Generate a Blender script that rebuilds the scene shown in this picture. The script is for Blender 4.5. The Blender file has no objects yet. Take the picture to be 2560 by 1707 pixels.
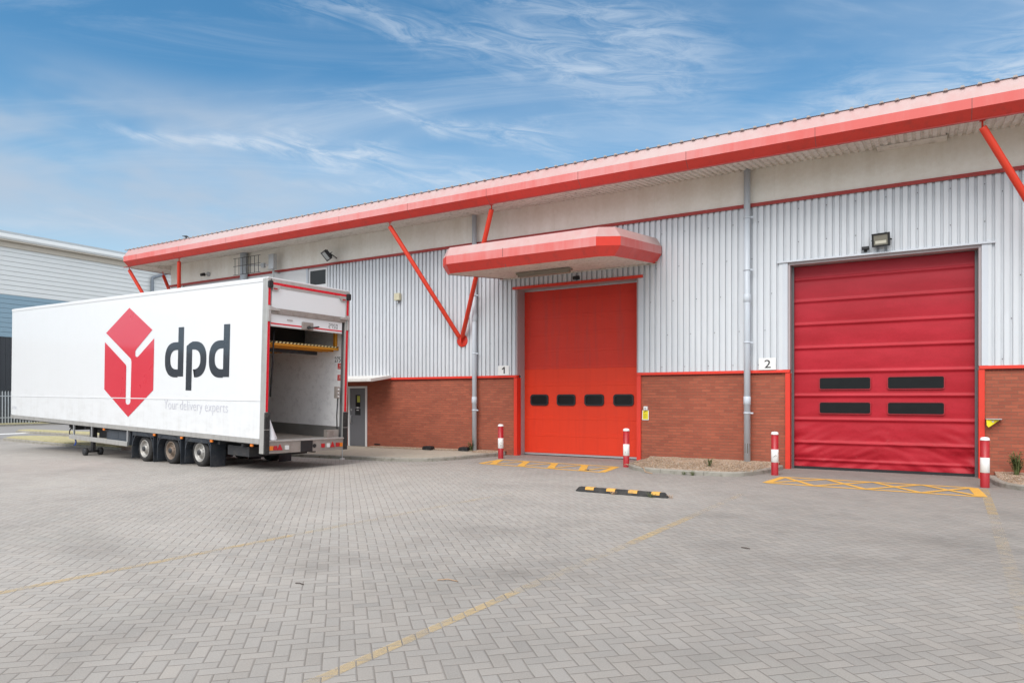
import bpy, bmesh, math, random
from mathutils import Vector, Matrix, noise as mnoise
from mathutils.geometry import tessellate_polygon
R = math.radians
random.seed(7)
scene = bpy.context.scene
COL = scene.collection

# ------------------------------------------------------------------ node maths helper
class S:
    """wraps a float socket so shader maths can be written as expressions"""
    def __init__(s, nt, sock): s.nt, s.k = nt, sock
    def _m(s, op, *a):
        n = s.nt.nodes.new('ShaderNodeMath'); n.operation = op
        for i, q in enumerate((s,) + a):
            if isinstance(q, S): s.nt.links.new(q.k, n.inputs[i])
            else: n.inputs[i].default_value = q
        return S(s.nt, n.outputs[0])
    def __add__(s, o): return s._m('ADD', o)
    __radd__ = __add__
    def __sub__(s, o): return s._m('SUBTRACT', o)
    def __rsub__(s, o): return s._m('MULTIPLY', -1.0)._m('ADD', o)
    def __mul__(s, o): return s._m('MULTIPLY', o)
    __rmul__ = __mul__
    def __truediv__(s, o): return s._m('DIVIDE', o)
    def floor(s): return s._m('FLOOR')
    def fract(s): return s._m('FRACT')
    def mod(s, o): return s._m('FLOORED_MODULO', o)
    def min(s, o): return s._m('MINIMUM', o)
    def max(s, o): return s._m('MAXIMUM', o)
    def abs(s): return s._m('ABSOLUTE')
    def lt(s, o): return s._m('LESS_THAN', o)
    def gt(s, o): return s._m('GREATER_THAN', o)
    def pow(s, o): return s._m('POWER', o)
    def sqrt(s): return s._m('SQRT')
    def exp(s): return s._m('EXPONENT')
    def clamp(s): return s.max(0.0).min(1.0)
    def is_(s, v): return (s - v).abs().lt(0.4)
    def smooth(s, a, b):
        n = s.nt.nodes.new('ShaderNodeMapRange'); n.interpolation_type = 'SMOOTHSTEP'
        s.nt.links.new(s.k, n.inputs['Value'])
        n.inputs['From Min'].default_value = a; n.inputs['From Max'].default_value = b
        return S(s.nt, n.outputs[0])

def vec(nt, x, y, z=0.0):
    n = nt.nodes.new('ShaderNodeCombineXYZ')
    for i, q in enumerate((x, y, z)):
        if isinstance(q, S): nt.links.new(q.k, n.inputs[i])
        else: n.inputs[i].default_value = q
    return n.outputs[0]
def objco(nt):
    t = nt.nodes.new('ShaderNodeTexCoord'); s = nt.nodes.new('ShaderNodeSeparateXYZ')
    nt.links.new(t.outputs['Object'], s.inputs[0])
    return t.outputs['Object'], [S(nt, o) for o in s.outputs]
def noise(nt, co, scale, detail=4.0, rough=0.55, dist=0.0, dim='3D'):
    n = nt.nodes.new('ShaderNodeTexNoise'); n.noise_dimensions = dim; nt.links.new(co, n.inputs['Vector'])
    n.inputs['Scale'].default_value = scale; n.inputs['Detail'].default_value = detail
    n.inputs['Roughness'].default_value = rough; n.inputs['Distortion'].default_value = dist
    return S(nt, n.outputs['Fac'])
def white(nt, co):
    n = nt.nodes.new('ShaderNodeTexWhiteNoise'); n.noise_dimensions = '3D'
    nt.links.new(co, n.inputs['Vector']); return S(nt, n.outputs['Value'])
def mix(nt, fac, a, b):
    n = nt.nodes.new('ShaderNodeMix'); n.data_type = 'RGBA'
    for q, i in ((fac, 0), (a, 6), (b, 7)):
        if isinstance(q, S): nt.links.new(q.k, n.inputs[i])
        elif isinstance(q, (tuple, list)): n.inputs[i].default_value = tuple(q)[:3] + (1,)
        elif isinstance(q, (int, float)): n.inputs[i].default_value = q
        else: nt.links.new(q, n.inputs[i])
    return n.outputs[2]
def scalecol(nt, col, s):
    n = nt.nodes.new('ShaderNodeVectorMath'); n.operation = 'SCALE'
    if isinstance(col, (tuple, list)): n.inputs[0].default_value = col[:3]
    else: nt.links.new(col, n.inputs[0])
    nt.links.new(s.k, n.inputs['Scale']); return n.outputs[0]
def bump(nt, h, dist, strength=1.0):
    n = nt.nodes.new('ShaderNodeBump'); n.inputs['Distance'].default_value = dist
    n.inputs['Strength'].default_value = strength
    nt.links.new(h.k, n.inputs['Height']); return n.outputs[0]
def newmat(name):
    m = bpy.data.materials.new(name); m.use_nodes = True
    nt = m.node_tree; b = nt.nodes['Principled BSDF']
    return m, nt, b
def mat(name, col, rough=0.5, metal=0.0, var=0.12, scale=3.0, dirt=None, dirt_amt=0.0, streak=False, spec=0.5, coat=0.0, bmp=0.0, bscale=60.0, ior=None):
    """painted / plain surface with uneven tone, optional dirt (vertical streaks) and fine bump"""
    m, nt, b = newmat(name)
    co, (x, y, z) = objco(nt)
    n1 = noise(nt, co, scale, 5.0, 0.6)
    c = scalecol(nt, col, n1 * (2 * var) + (1 - var))
    if dirt:
        cd = vec(nt, x * 5.0, y * 5.0, z * (0.35 if streak else 5.0))
        n2 = noise(nt, cd, 1.3, 6.0, 0.65).smooth(0.46, 0.75) * dirt_amt
        c = mix(nt, n2, c, dirt)
    nt.links.new(c, b.inputs['Base Color'])
    nt.links.new((noise(nt, co, scale * 2.3, 4.0) * 0.3 + (rough - 0.15)).clamp().k, b.inputs['Roughness'])
    b.inputs['Metallic'].default_value = metal
    b.inputs['Specular IOR Level'].default_value = spec
    if coat:
        b.inputs['Coat Weight'].default_value = coat; b.inputs['Coat Roughness'].default_value = 0.08
    if bmp:
        nt.links.new(bump(nt, noise(nt, co, bscale, 3.0), bmp), b.inputs['Normal'])
    return m

# ------------------------------------------------------------------ mesh helpers
class MB:
    def __init__(s): s.v, s.f, s.mi, s.sm = [], [], [], []
    def add(s, vs, fs, m=0, smooth=False):
        o = len(s.v); s.v += [Vector(p) for p in vs]
        for f in fs: s.f.append([i + o for i in f]); s.mi.append(m); s.sm.append(smooth)
        return s
    def box(s, a, b, m=0):
        x0, y0, z0 = a; x1, y1, z1 = b
        return s.add([(x0,y0,z0),(x1,y0,z0),(x1,y1,z0),(x0,y1,z0),(x0,y0,z1),(x1,y0,z1),(x1,y1,z1),(x0,y1,z1)],
                     [(0,3,2,1),(4,5,6,7),(0,1,5,4),(1,2,6,5),(2,3,7,6),(3,0,4,7)], m)
    def cbox(s, c, d, m=0, rot=None):
        t = MB().box([-q/2 for q in d], [q/2 for q in d])
        M = Matrix.Translation(c) @ (rot.to_4x4() if rot else Matrix())
        return s.add([M @ v for v in t.v], t.f, m)
    def prism(s, poly, fn, h0, h1, m=0, smooth=False):
        """poly: 2-D outline, fn(a, b, h) -> 3-D point"""
        n = len(poly)
        vs = [fn(a, b, h0) for a, b in poly] + [fn(a, b, h1) for a, b in poly]
        fs = [tuple(range(n))[::-1], tuple(range(n, 2*n))]
        s.add(vs, fs, m)
        return s.add(vs, [(i, (i+1) % n, n + (i+1) % n, n + i) for i in range(n)], m, smooth)
    def tube(s, pts, r, n=12, m=0, caps=True):
        pts = [Vector(p) for p in pts]; rs = r if isinstance(r, (list, tuple)) else [r]*len(pts)
        up = None; rings = []
        for i, p in enumerate(pts):
            d = (pts[min(i+1, len(pts)-1)] - pts[max(i-1, 0)]).normalized()
            if up is None: up = Vector((0,0,1)) if abs(d.z) < 0.9 else Vector((1,0,0))
            e1 = d.cross(up).normalized(); e2 = e1.cross(d).normalized(); up = e2
            rings.append([p + (e1*math.cos(2*math.pi*k/n) + e2*math.sin(2*math.pi*k/n))*rs[i] for k in range(n)])
        vs = [q for rg in rings for q in rg]; fs = []
        for i in range(len(pts)-1):
            for k in range(n):
                fs.append((i*n+k, i*n+(k+1)%n, (i+1)*n+(k+1)%n, (i+1)*n+k))
        s.add(vs, fs, m, True)
        if caps:
            s.add(rings[0], [tuple(range(n))[::-1]], m); s.add(rings[-1], [tuple(range(n))], m)
        return s
    def lathe(s, prof, M, n=28, m=0, smooth=True):
        """prof: (r, h) pairs about local z, M places it"""
        vs = [M @ Vector((r*math.cos(2*math.pi*k/n), r*math.sin(2*math.pi*k/n), h)) for r, h in prof for k in range(n)]
        fs = []
        for i in range(len(prof)-1):
            for k in range(n): fs.append((i*n+k, i*n+(k+1)%n, (i+1)*n+(k+1)%n, (i+1)*n+k))
        return s.add(vs, fs, m, smooth)
    def quad(s, a, b, c, d, m=0): return s.add([a,b,c,d], [(0,1,2,3)], m)

def root_of(o):
    while o.parent: o = o.parent
    return o
def obj(name, mb, mats, parent=None, label=None, cat=None, group=None, kind=None, loc=None, local=False, bevel=0.0, recalc=True, sharp=None):
    me = bpy.data.meshes.new(name)
    vs = mb.v
    if parent is not None and not local:
        Mi = root_of(parent).matrix_basis.inverted(); vs = [Mi @ v for v in vs]
    if loc is not None and parent is None:
        L = Vector(loc)
        if not local: vs = [v - L for v in vs]
    me.from_pydata([tuple(v) for v in vs], [], mb.f)
    mats = mats if isinstance(mats, (list, tuple)) else [mats]
    for m in mats: me.materials.append(m)
    me.polygons.foreach_set('material_index', mb.mi)
    me.polygons.foreach_set('use_smooth', mb.sm)
    if recalc:
        bm = bmesh.new(); bm.from_mesh(me)
        bmesh.ops.remove_doubles(bm, verts=bm.verts, dist=1e-5)
        bmesh.ops.recalc_face_normals(bm, faces=bm.faces); bm.to_mesh(me); bm.free()
    me.update()
    o = bpy.data.objects.new(name, me); COL.objects.link(o)
    if parent is not None: o.parent = parent
    elif loc is not None: o.location = loc
    if bevel:
        b = o.modifiers.new('edge', 'BEVEL'); b.width = bevel; b.segments = 2; b.limit_method = 'ANGLE'; b.angle_limit = R(40)
    tag(o, label, cat, group, kind)
    return o
def tag(o, label=None, cat=None, group=None, kind=None):
    for k, v in (('label', label), ('category', cat), ('group', group), ('kind', kind)):
        if v: o[k] = v
    return o
def thing(name, label, cat, loc=(0,0,0), group=None, M=None):
    o = bpy.data.objects.new(name, None); COL.objects.link(o)
    o.empty_display_size = 0.2
    if M is not None: o.matrix_basis = M
    else: o.location = loc
    tag(o, label, cat, group)
    bpy.context.view_layer.update()
    return o
def dup(root, loc, label):
    r = root.copy(); COL.objects.link(r); r.location = loc; r['label'] = label
    for ch in [c for c in bpy.data.objects if c.parent == root]:
        c = ch.copy(); COL.objects.link(c); c.parent = r
        for g in [g for g in bpy.data.objects if g.parent == ch]:
            d = g.copy(); COL.objects.link(d); d.parent = c
    return r
def text_mesh(txt, x0, x1, y0, y1, thin=0.0):
    """flat letter outlines fitted to a rectangle -> (2-D verts, faces)"""
    cu = bpy.data.curves.new('lettering', 'FONT'); cu.body = txt; cu.offset = thin; cu.resolution_u = 4
    to = bpy.data.objects.new('lettering', cu); COL.objects.link(to); bpy.context.view_layer.update()
    me = to.to_mesh()
    vs = [(v.co.x, v.co.y) for v in me.vertices]; fs = [tuple(p.vertices) for p in me.polygons]
    to.to_mesh_clear(); bpy.data.objects.remove(to); bpy.data.curves.remove(cu)
    ax, bx = min(v[0] for v in vs), max(v[0] for v in vs); ay, by = min(v[1] for v in vs), max(v[1] for v in vs)
    return [(x0 + (x-ax)/(bx-ax)*(x1-x0), y0 + (y-ay)/(by-ay)*(y1-y0)) for x, y in vs], fs
def smooth_path(pts, step=0.15):
    out = []; P = [Vector(p) for p in pts]
    P = [P[0]*2 - P[1]] + P + [P[-1]*2 - P[-2]]
    for i in range(1, len(P)-2):
        n = max(1, int((P[i+1]-P[i]).length/step))
        for k in range(n):
            t = k/n
            a, b, c, d = P[i-1], P[i], P[i+1], P[i+2]
            out.append(0.5*((2*b) + (c-a)*t + (2*a-5*b+4*c-d)*t*t + (3*b-a-3*c+d)*t**3))
    out.append(P[-2]); return out

def explode(name):
    """give every loose piece of the parts called so an object of its own"""
    for o in [q for q in COL.objects if q.name.split('.')[0] == name and q.type == 'MESH']:
        me = o.data; n = len(me.vertices); par = list(range(n))
        def find(i):
            while par[i] != i: par[i] = par[par[i]]; i = par[i]
            return i
        for e in me.edges: par[find(e.vertices[0])] = find(e.vertices[1])
        isl = {}
        for p in me.polygons: isl.setdefault(find(p.vertices[0]), []).append(p)
        if len(isl) < 2: continue
        for k, ps in enumerate(list(isl.values())):
            ids = sorted({v for p in ps for v in p.vertices}); mp = {v: i for i, v in enumerate(ids)}
            m2 = bpy.data.meshes.new(name); m2.from_pydata([tuple(me.vertices[v].co) for v in ids], [], [[mp[v] for v in p.vertices] for p in ps])
            for m in me.materials: m2.materials.append(m)
            for q, p in zip(m2.polygons, ps): q.use_smooth = p.use_smooth; q.material_index = p.material_index
            c = o.copy(); c.data = m2; COL.objects.link(c)
        bpy.data.objects.remove(o)
# ------------------------------------------------------------------ materials
M = {}
M['red_fascia'] = mat('red_fascia', (.66,.050,.036), .5, var=.12, scale=1.2, dirt=(.42,.05,.04), dirt_amt=.5, streak=True)
M['red_trim'] = mat('red_trim', (.70,.040,.020), .45, var=.08)
M['red_strut'] = mat('red_strut', (.74,.050,.020), .4, var=.08)
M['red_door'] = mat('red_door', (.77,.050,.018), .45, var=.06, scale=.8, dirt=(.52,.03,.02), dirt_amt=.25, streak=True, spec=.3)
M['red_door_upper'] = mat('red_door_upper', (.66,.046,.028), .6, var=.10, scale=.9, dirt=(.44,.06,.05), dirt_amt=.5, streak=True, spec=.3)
M['red_dull'] = mat('red_dull', (.40,.045,.040), .55, var=.15, scale=2, dirt=(.3,.09,.07), dirt_amt=.5)
M['brick_header'] = mat('brick_header', (.20,.045,.03), .8, var=.2, scale=12)
def faded(name, base, under, lo, hi, rust, xg=0.0):  # weathered paint; paler upper facets also have sky reflection put into the colour
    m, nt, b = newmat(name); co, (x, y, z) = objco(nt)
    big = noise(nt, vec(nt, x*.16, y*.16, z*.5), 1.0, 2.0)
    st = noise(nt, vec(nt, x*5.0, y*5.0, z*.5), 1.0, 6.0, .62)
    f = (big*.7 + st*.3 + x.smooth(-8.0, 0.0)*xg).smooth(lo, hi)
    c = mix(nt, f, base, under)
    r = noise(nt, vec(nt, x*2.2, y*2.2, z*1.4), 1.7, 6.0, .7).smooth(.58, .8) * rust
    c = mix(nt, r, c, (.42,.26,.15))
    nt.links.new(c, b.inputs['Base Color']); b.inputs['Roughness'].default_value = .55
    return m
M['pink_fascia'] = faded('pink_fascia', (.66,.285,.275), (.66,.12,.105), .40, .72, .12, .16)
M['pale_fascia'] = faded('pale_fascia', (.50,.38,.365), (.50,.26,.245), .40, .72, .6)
M['soffit'] = mat('soffit', (.76,.72,.66), .6, var=.12, scale=1.5, dirt=(.26,.22,.17), dirt_amt=.55)
M['silver'] = mat('silver', (.65,.68,.715), .42, metal=.10, var=.05, scale=.8, dirt=(.54,.56,.59), dirt_amt=.5, streak=True)
M['silver_groove_shade'] = mat('silver_groove_shade', (.62,.65,.685), .5, metal=.1, var=.1, scale=2)  # slightly darker silver for groove floors, shade painted in
M['silver_edge_shade'] = mat('silver_edge_shade', (.53,.55,.58), .6, var=.15, scale=3)  # darker silver on groove walls: shade between ribs painted into the colour
M['silver_plain'] = mat('silver_plain', (.60,.635,.685), .42, metal=.12, var=.05)
M['white_panel'] = mat('white_panel', (.72,.73,.74), .5, var=.04)
M['pipe'] = mat('pipe', (.58,.635,.70), .4, var=.08, scale=4, dirt=(.46,.49,.52), dirt_amt=.4, streak=True)
M['pipe_stain'] = mat('pipe_stain', (.12,.11,.10), .8, var=.3, scale=20)
M['glass_dark'] = mat('glass_dark', (.010,.011,.012), .35, var=.3, scale=5, spec=.22)
M['glass'] = mat('glass', (.015,.018,.02), .2, var=.3, scale=5, spec=.4)
M['black'] = mat('black', (.015,.015,.017), .5, var=.2)
M['rubber'] = mat('rubber', (.022,.021,.021), .75, var=.25, scale=8, dirt=(.10,.09,.08), dirt_amt=.5)
M['white_paint'] = mat('white_paint', (.80,.80,.79), .45, var=.04)
M['upvc'] = mat('upvc', (.75,.76,.77), .35, var=.04)
M['galv'] = mat('galv', (.50,.51,.52), .42, metal=.55, var=.15, scale=7)
M['alu'] = mat('alu', (.52,.51,.49), .4, metal=.45, var=.14, scale=5, dirt=(.30,.28,.26), dirt_amt=.45, streak=True)
M['alu_dirty'] = mat('alu_dirty', (.33,.295,.27), .55, metal=.25, var=.2, scale=3, dirt=(.20,.15,.13), dirt_amt=.6)
M['dark_metal'] = mat('dark_metal', (.035,.036,.04), .6, var=.3, scale=4, dirt=(.08,.07,.06), dirt_amt=.5)
M['mudguard'] = mat('mudguard', (.026,.032,.042), .55, var=.2, scale=4, dirt=(.09,.085,.08), dirt_amt=.5)
M['locker'] = mat('locker', (.055,.065,.08), .55, var=.2)
M['reflector_red'] = mat('reflector_red', (.70,.012,.028), .3, var=.05)
M['lamp_red'] = mat('lamp_red', (.45,.008,.02), .2, var=.1, coat=.5)
M['lamp_amber'] = mat('lamp_amber', (.75,.20,.015), .2, var=.1, coat=.5)
M['lamp_clear'] = mat('lamp_clear', (.72,.72,.72), .2, var=.1, coat=.5)
M['yellow'] = mat('yellow', (.62,.25,.012), .5, var=.15, scale=3, dirt=(.35,.18,.03), dirt_amt=.4)
M['yellow_tape'] = mat('yellow_tape', (.68,.36,.07), .6, var=.2, scale=14, dirt=(.25,.17,.08), dirt_amt=.7)
M['sign_yellow'] = mat('sign_yellow', (.85,.72,.02), .5, var=.05)
M['rim'] = mat('rim', (.40,.39,.37), .45, metal=.2, var=.15, scale=9, dirt=(.3,.24,.18), dirt_amt=.5)
M['rim_rusty'] = mat('rim_rusty', (.24,.19,.15), .7, metal=.1, var=.3, scale=9, dirt=(.14,.08,.05), dirt_amt=.8)
M['floor_ply'] = mat('floor_ply', (.42,.375,.335), .65, var=.2, scale=4, dirt=(.16,.13,.11), dirt_amt=.5)
M['int_white'] = mat('int_white', (.90,.905,.91), .5, var=.06, scale=2, dirt=(.45,.45,.46), dirt_amt=.35)
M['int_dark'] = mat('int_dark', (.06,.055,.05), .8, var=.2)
M['kick'] = mat('kick', (.24,.235,.225), .5, metal=.3, var=.2)
M['cloth'] = mat('cloth', (.78,.77,.80), .8, var=.06)
def trailer_white():
    m, nt, b = newmat('trailer_white'); co, (x, y, z) = objco(nt)
    g = noise(nt, vec(nt, x*1.2, y, z*3.0), 1.5, 5.0, .65); st = noise(nt, vec(nt, x*6.0, y, z*.4), 1.0, 4.0, .6)
    f = (g*.6 + st*.4).smooth(.42, .72) * (z.smooth(2.0, .7)*.42 + .06)
    c = mix(nt, f, (.80,.815,.83), (.56,.55,.53))
    nt.links.new(c, b.inputs['Base Color']); b.inputs['Roughness'].default_value = .34
    b.inputs['Coat Weight'].default_value = .5; b.inputs['Coat Roughness'].default_value = .08
    nt.links.new(bump(nt, noise(nt, co, .8, 1.0), .010), b.inputs['Normal']); return m
M['trailer_white'] = trailer_white()
M['decal_red'] = mat('decal_red', (.80,.050,.075), .3, var=.01, scale=.3, coat=1.0)
M['decal_red'].node_tree.nodes['Principled BSDF'].inputs['Coat IOR'].default_value = 2.3
M['decal_dark'] = mat('decal_dark', (.045,.05,.06), .3, var=.01, scale=.3, coat=1.0)
M['decal_dark'].node_tree.nodes['Principled BSDF'].inputs['Coat IOR'].default_value = 2.0
M['decal_grey'] = mat('decal_grey', (.57,.575,.635), .4, var=.03)
M['ink'] = mat('ink', (.02,.02,.022), .6, var=.1)
M['bollard_red'] = mat('bollard_red', (.40,.014,.022), .4, var=.12, scale=6, dirt=(.22,.04,.04), dirt_amt=.4)
M['grey_door'] = mat('grey_door', (.145,.15,.165), .5, var=.08)
M['awning'] = mat('awning', (.74,.73,.70), .5, var=.08, scale=3, dirt=(.5,.46,.40), dirt_amt=.4)
M['beige'] = mat('beige', (.62,.58,.42), .5, var=.08)
M['kerb'] = mat('kerb', (.32,.30,.26), .9, var=.25, scale=5, dirt=(.12,.115,.08), dirt_amt=.6, bmp=.004, bscale=90)
M['concrete'] = mat('concrete', (.42,.375,.305), .9, var=.18, scale=2.5, dirt=(.25,.22,.17), dirt_amt=.6, bmp=.003, bscale=70)
M['asphalt'] = mat('asphalt', (.26,.25,.245), .9, var=.12, scale=1.5, bmp=.004, bscale=120)
M['leaf'] = mat('leaf', (.13,.16,.055), .7, var=.35, scale=20)
M['dry_grass'] = mat('dry_grass', (.47,.41,.23), .9, var=.3, scale=4, dirt=(.16,.20,.05), dirt_amt=.6, bmp=.02, bscale=30)
M['twig'] = mat('twig', (.09,.07,.06), .8, var=.3, scale=30)
M['straw'] = mat('straw', (.42,.28,.18), .8, var=.3, scale=30)
M['anthracite'] = mat('anthracite', (.042,.048,.058), .5, var=.1)
M['slate_blue'] = mat('slate_blue', (.25,.375,.47), .45, var=.06)
M['far_white'] = mat('far_white', (.76,.785,.79), .5, var=.05, scale=.4)
M['gutter_band'] = mat('gutter_band', (.52,.47,.40), .6, var=.1)  # even beige-grey for the band and soffit under the far gutter
M['pale_steel'] = mat('pale_steel', (.45,.48,.50), .5, metal=.2, var=.1)
M['roof'] = mat('roof', (.45,.45,.45), .6, var=.1)
M['blue_hose'] = mat('blue_hose', (.02,.08,.40), .4, var=.1)
M['number_plate'] = mat('number_plate', (.80,.80,.79), .4, var=.03)

def cream_mat():
    m, nt, b = newmat('cream_render'); co, (x, y, z) = objco(nt)
    st = noise(nt, vec(nt, x*1.6, y, z*.25), 1.2, 6.0, .6)
    fine = noise(nt, co, 9.0, 6.0, .65)
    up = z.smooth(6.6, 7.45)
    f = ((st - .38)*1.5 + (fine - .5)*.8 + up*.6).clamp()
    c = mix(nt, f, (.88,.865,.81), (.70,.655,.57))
    nt.links.new(c, b.inputs['Base Color']); b.inputs['Roughness'].default_value = .7
    nt.links.new(bump(nt, fine, .002), b.inputs['Normal']); return m
M['cream'] = cream_mat()

def brick_mat():
    m, nt, b = newmat('red_brick'); co, (x, y, z) = objco(nt)
    v = vec(nt, x + y, z, 0.0)
    n = nt.nodes.new('ShaderNodeTexBrick'); nt.links.new(v, n.inputs['Vector'])
    n.inputs['Scale'].default_value = 1.0; n.inputs['Mortar Size'].default_value = .0055; n.inputs['Mortar Smooth'].default_value = .15
    n.inputs['Brick Width'].default_value = .225; n.inputs['Row Height'].default_value = .075; n.inputs['Bias'].default_value = 0.0
    n.inputs['Color1'].default_value = (.395,.105,.058,1); n.inputs['Color2'].default_value = (.30,.078,.045,1)
    n.inputs['Mortar'].default_value = (.27,.12,.075,1)
    f = noise(nt, co, 1.1, 5.0, .6); g = noise(nt, co, 55.0, 4.0)
    c = scalecol(nt, n.outputs['Color'], f*.45 + g*.30 + .63)
    pale = noise(nt, vec(nt, x, y, z*1.6), 2.3, 6.0, .7).smooth(.62, .8) * .25
    c = mix(nt, pale, c, (.45,.25,.18))
    c = mix(nt, z.smooth(.75, .05)*f*.45, c, (.17,.075,.05))
    nt.links.new(c, b.inputs['Base Color']); b.inputs['Roughness'].default_value = .85
    h = S(nt, n.outputs['Fac'])*-1.0 + g*.25
    nt.links.new(bump(nt, h, .006), b.inputs['Normal']); return m
M['brick'] = brick_mat()

def herringbone(nt, x, y):
    """2:1 block paving laid at 45 degrees: (random id vector, distance to joint in units of 0.1 m)"""
    s = 0.70710678 / 0.107
    u = (x + y) * s + 1000.0; v = (x - y) * s + 1000.0
    i = u.floor(); j = v.floor(); fu = u - i; fv = v - j
    k = (i - j).mod(4.0)
    k0, k1, k2, k3 = k.is_(0), k.is_(1), k.is_(2), k.is_(3)
    dl = fu + k1*9.0; dr = (1.0 - fu) + k0*9.0
    dt = (1.0 - fv) + k3*9.0; db = fv + k2*9.0
    d = dl.min(dr).min(dt.min(db))
    bi = i - k1; bj = j - k2
    return vec(nt, bi*.731, bj*.917, (k2 + k3)*3.3), d, (k2 + k3)

def paver_mat():
    m, nt, b = newmat('block_paving'); co, (x, y, z) = objco(nt)
    wob = noise(nt, co, .6, 2.0)
    bid, d, vert = herringbone(nt, x + (wob - .5)*.03, y + (wob - .5)*.03)
    rnd = white(nt, bid)
    big = noise(nt, co, .16, 4.0, .55); med = noise(nt, co, .9, 5.0, .6); fine = noise(nt, co, 85.0, 4.0, .75)
    tone = (rnd - .5)*.10 + (big - .5)*.42 + (med - .5)*.26 + (fine - .5)*.62 + 1.0 - rnd.gt(.965)*.13
    tone = tone * (1.10 - x.smooth(-9.0, 1.5)*.24) * (1.0 - y.smooth(-5.0, -1.0)*.16)  # left-to-right lighting painted into the tone, brighter at left; darker towards wall
    # tyre scuffs: arcs swept by turning lorries
    an = noise(nt, co, .42, 5.0, .75).smooth(.38, .66)
    for (cx, cy, r, w, a) in ((-5.2, -6.0, 6.3, .30, .22), (-5.2, -6.0, 8.2, .30, .20), (1.5, -13.5, 5.2, .26, .22), (1.8, -13.2, 7.1, .30, .20), (-9.0, -3.0, 10.6, .40, .16), (-2.0, -17.0, 9.2, .35, .16), (-2.2, -16.4, 11.2, .35, .16), (-4.0, 2.0, 12.4, .45, .18), (-14.0, -16.0, 8.0, .4, .12)):
        q = ((x - cx)*(x - cx) + (y - cy)*(y - cy)).sqrt() - r
        arc = (q*q*(-1.0/(w*w))).exp() * an
        tone = tone * (1.0 - arc * (a*.60))
    spot = noise(nt, co, 1.7, 3.0, .5).smooth(.66, .74)
    tone = tone * (1.0 - spot*.10)
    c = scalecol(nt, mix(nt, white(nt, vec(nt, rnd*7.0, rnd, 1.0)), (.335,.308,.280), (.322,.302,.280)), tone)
    green = noise(nt, co, .5, 4.0, .6).smooth(.55, .75)*.12
    c = mix(nt, green, c, (.24,.26,.23))
    speck = noise(nt, co, 150.0, 1.0).smooth(.70, .80)*.45
    c = mix(nt, speck, c, (.55,.54,.52))
    j = 1.0 - d.smooth(.010, .055)
    jn = noise(nt, co, 3.0, 3.0).smooth(.25, .6)
    c = mix(nt, j*(jn*.30 + .48), c, (.15,.132,.115))
    nt.links.new(c, b.inputs['Base Color']); b.inputs['Roughness'].default_value = .9
    b.inputs['Specular IOR Level'].default_value = .25
    h = d.smooth(0.0, .12) + fine*.12 + rnd*.2
    nt.links.new(bump(nt, h, .006, .8), b.inputs['Normal'])
    return m
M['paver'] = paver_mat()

def marking_mat(name, col, wear0, wear1, blocky, amt=1.0):
    m, nt, b = newmat(name); co, (x, y, z) = objco(nt)
    bid, d, vert = herringbone(nt, x, y)
    n1 = noise(nt, co, 3.0, 6.0, .7); n2 = noise(nt, co, 40.0, 4.0, .7); big = noise(nt, co, .5, 2.0)
    f = n1*.5 + n2*.25 + big*.25 + (white(nt, bid) - .5)*blocky
    a = f.smooth(wear0, wear1) * (d.smooth(.02, .07) if blocky > .1 else 1.0) * amt
    c = scalecol(nt, col, n2*.4 + .8)
    nt.links.new(c, b.inputs['Base Color']); b.inputs['Roughness'].default_value = .8
    nt.links.new(a.k, b.inputs['Alpha']); return m
M['mark'] = marking_mat('yellow_marking', (.72,.40,.07), .16, .38, .03, .92)
M['mark_faded'] = marking_mat('faded_marking', (.60,.44,.22), .30, .62, .12, .55)
M['mark_ghost'] = marking_mat('ghost_marking', (.58,.46,.29), .36, .76, .14, .42)

def gravel_mat():
    m, nt, b = newmat('gravel'); co, (x, y, z) = objco(nt)
    n = nt.nodes.new('ShaderNodeTexVoronoi'); nt.links.new(co, n.inputs['Vector']); n.inputs['Scale'].default_value = 42.0
    d = S(nt, n.outputs['Distance']); s = nt.nodes.new('ShaderNodeSeparateColor'); nt.links.new(n.outputs['Color'], s.inputs[0])
    r = S(nt, s.outputs[0]); g = S(nt, s.outputs[1])
    c = mix(nt, r, (.66,.49,.34), (.45,.31,.21)); c = mix(nt, g.gt(.8)*.7, c, (.78,.70,.60))
    c = scalecol(nt, c, 1.15 - d*.8)
    nt.links.new(c, b.inputs['Base Color']); b.inputs['Roughness'].default_value = .9
    nt.links.new(bump(nt, 1.0 - d, .02), b.inputs['Normal']); return m
M['gravel'] = gravel_mat()

# ------------------------------------------------------------------ ground
def gz(x, y=0.0):
    if x > -12: return 0.0
    if x > -23: return -.085*(-12 - x)/11
    return -.085 - .05*min(1, (-23 - x)/15)
mb = MB()
xs = [-420,-200,-90,-55,-38,-30,-23,-19.3,-15.6,-12,0,20,60,200,420]
ys = [-420,-120,-40,-20,-8,0,10,40,120,420]
for iy in range(len(ys)-1):
    for ix in range(len(xs)-1):
        mb.add([(xs[a], ys[c], gz(xs[a])) for a, c in ((ix,iy),(ix+1,iy),(ix+1,iy+1),(ix,iy+1))], [(0,1,2,3)], 0, True)
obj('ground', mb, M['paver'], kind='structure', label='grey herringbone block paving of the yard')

def strip(mb, a, b, w, m=0, z=.004):
    a, b = Vector((a[0],a[1],0)), Vector((b[0],b[1],0)); d = (b-a).normalized(); n = Vector((-d.y,d.x,0))*w/2
    k = max(1, int((b-a).length/1.0))
    for i in range(k):
        p, q = a.lerp(b, i/k), a.lerp(b, (i+1)/k)
        mb.quad(*[Vector((c.x, c.y, gz(c.x)+z)) for c in (p-n, q-n, q+n, p+n)], m)
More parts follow.
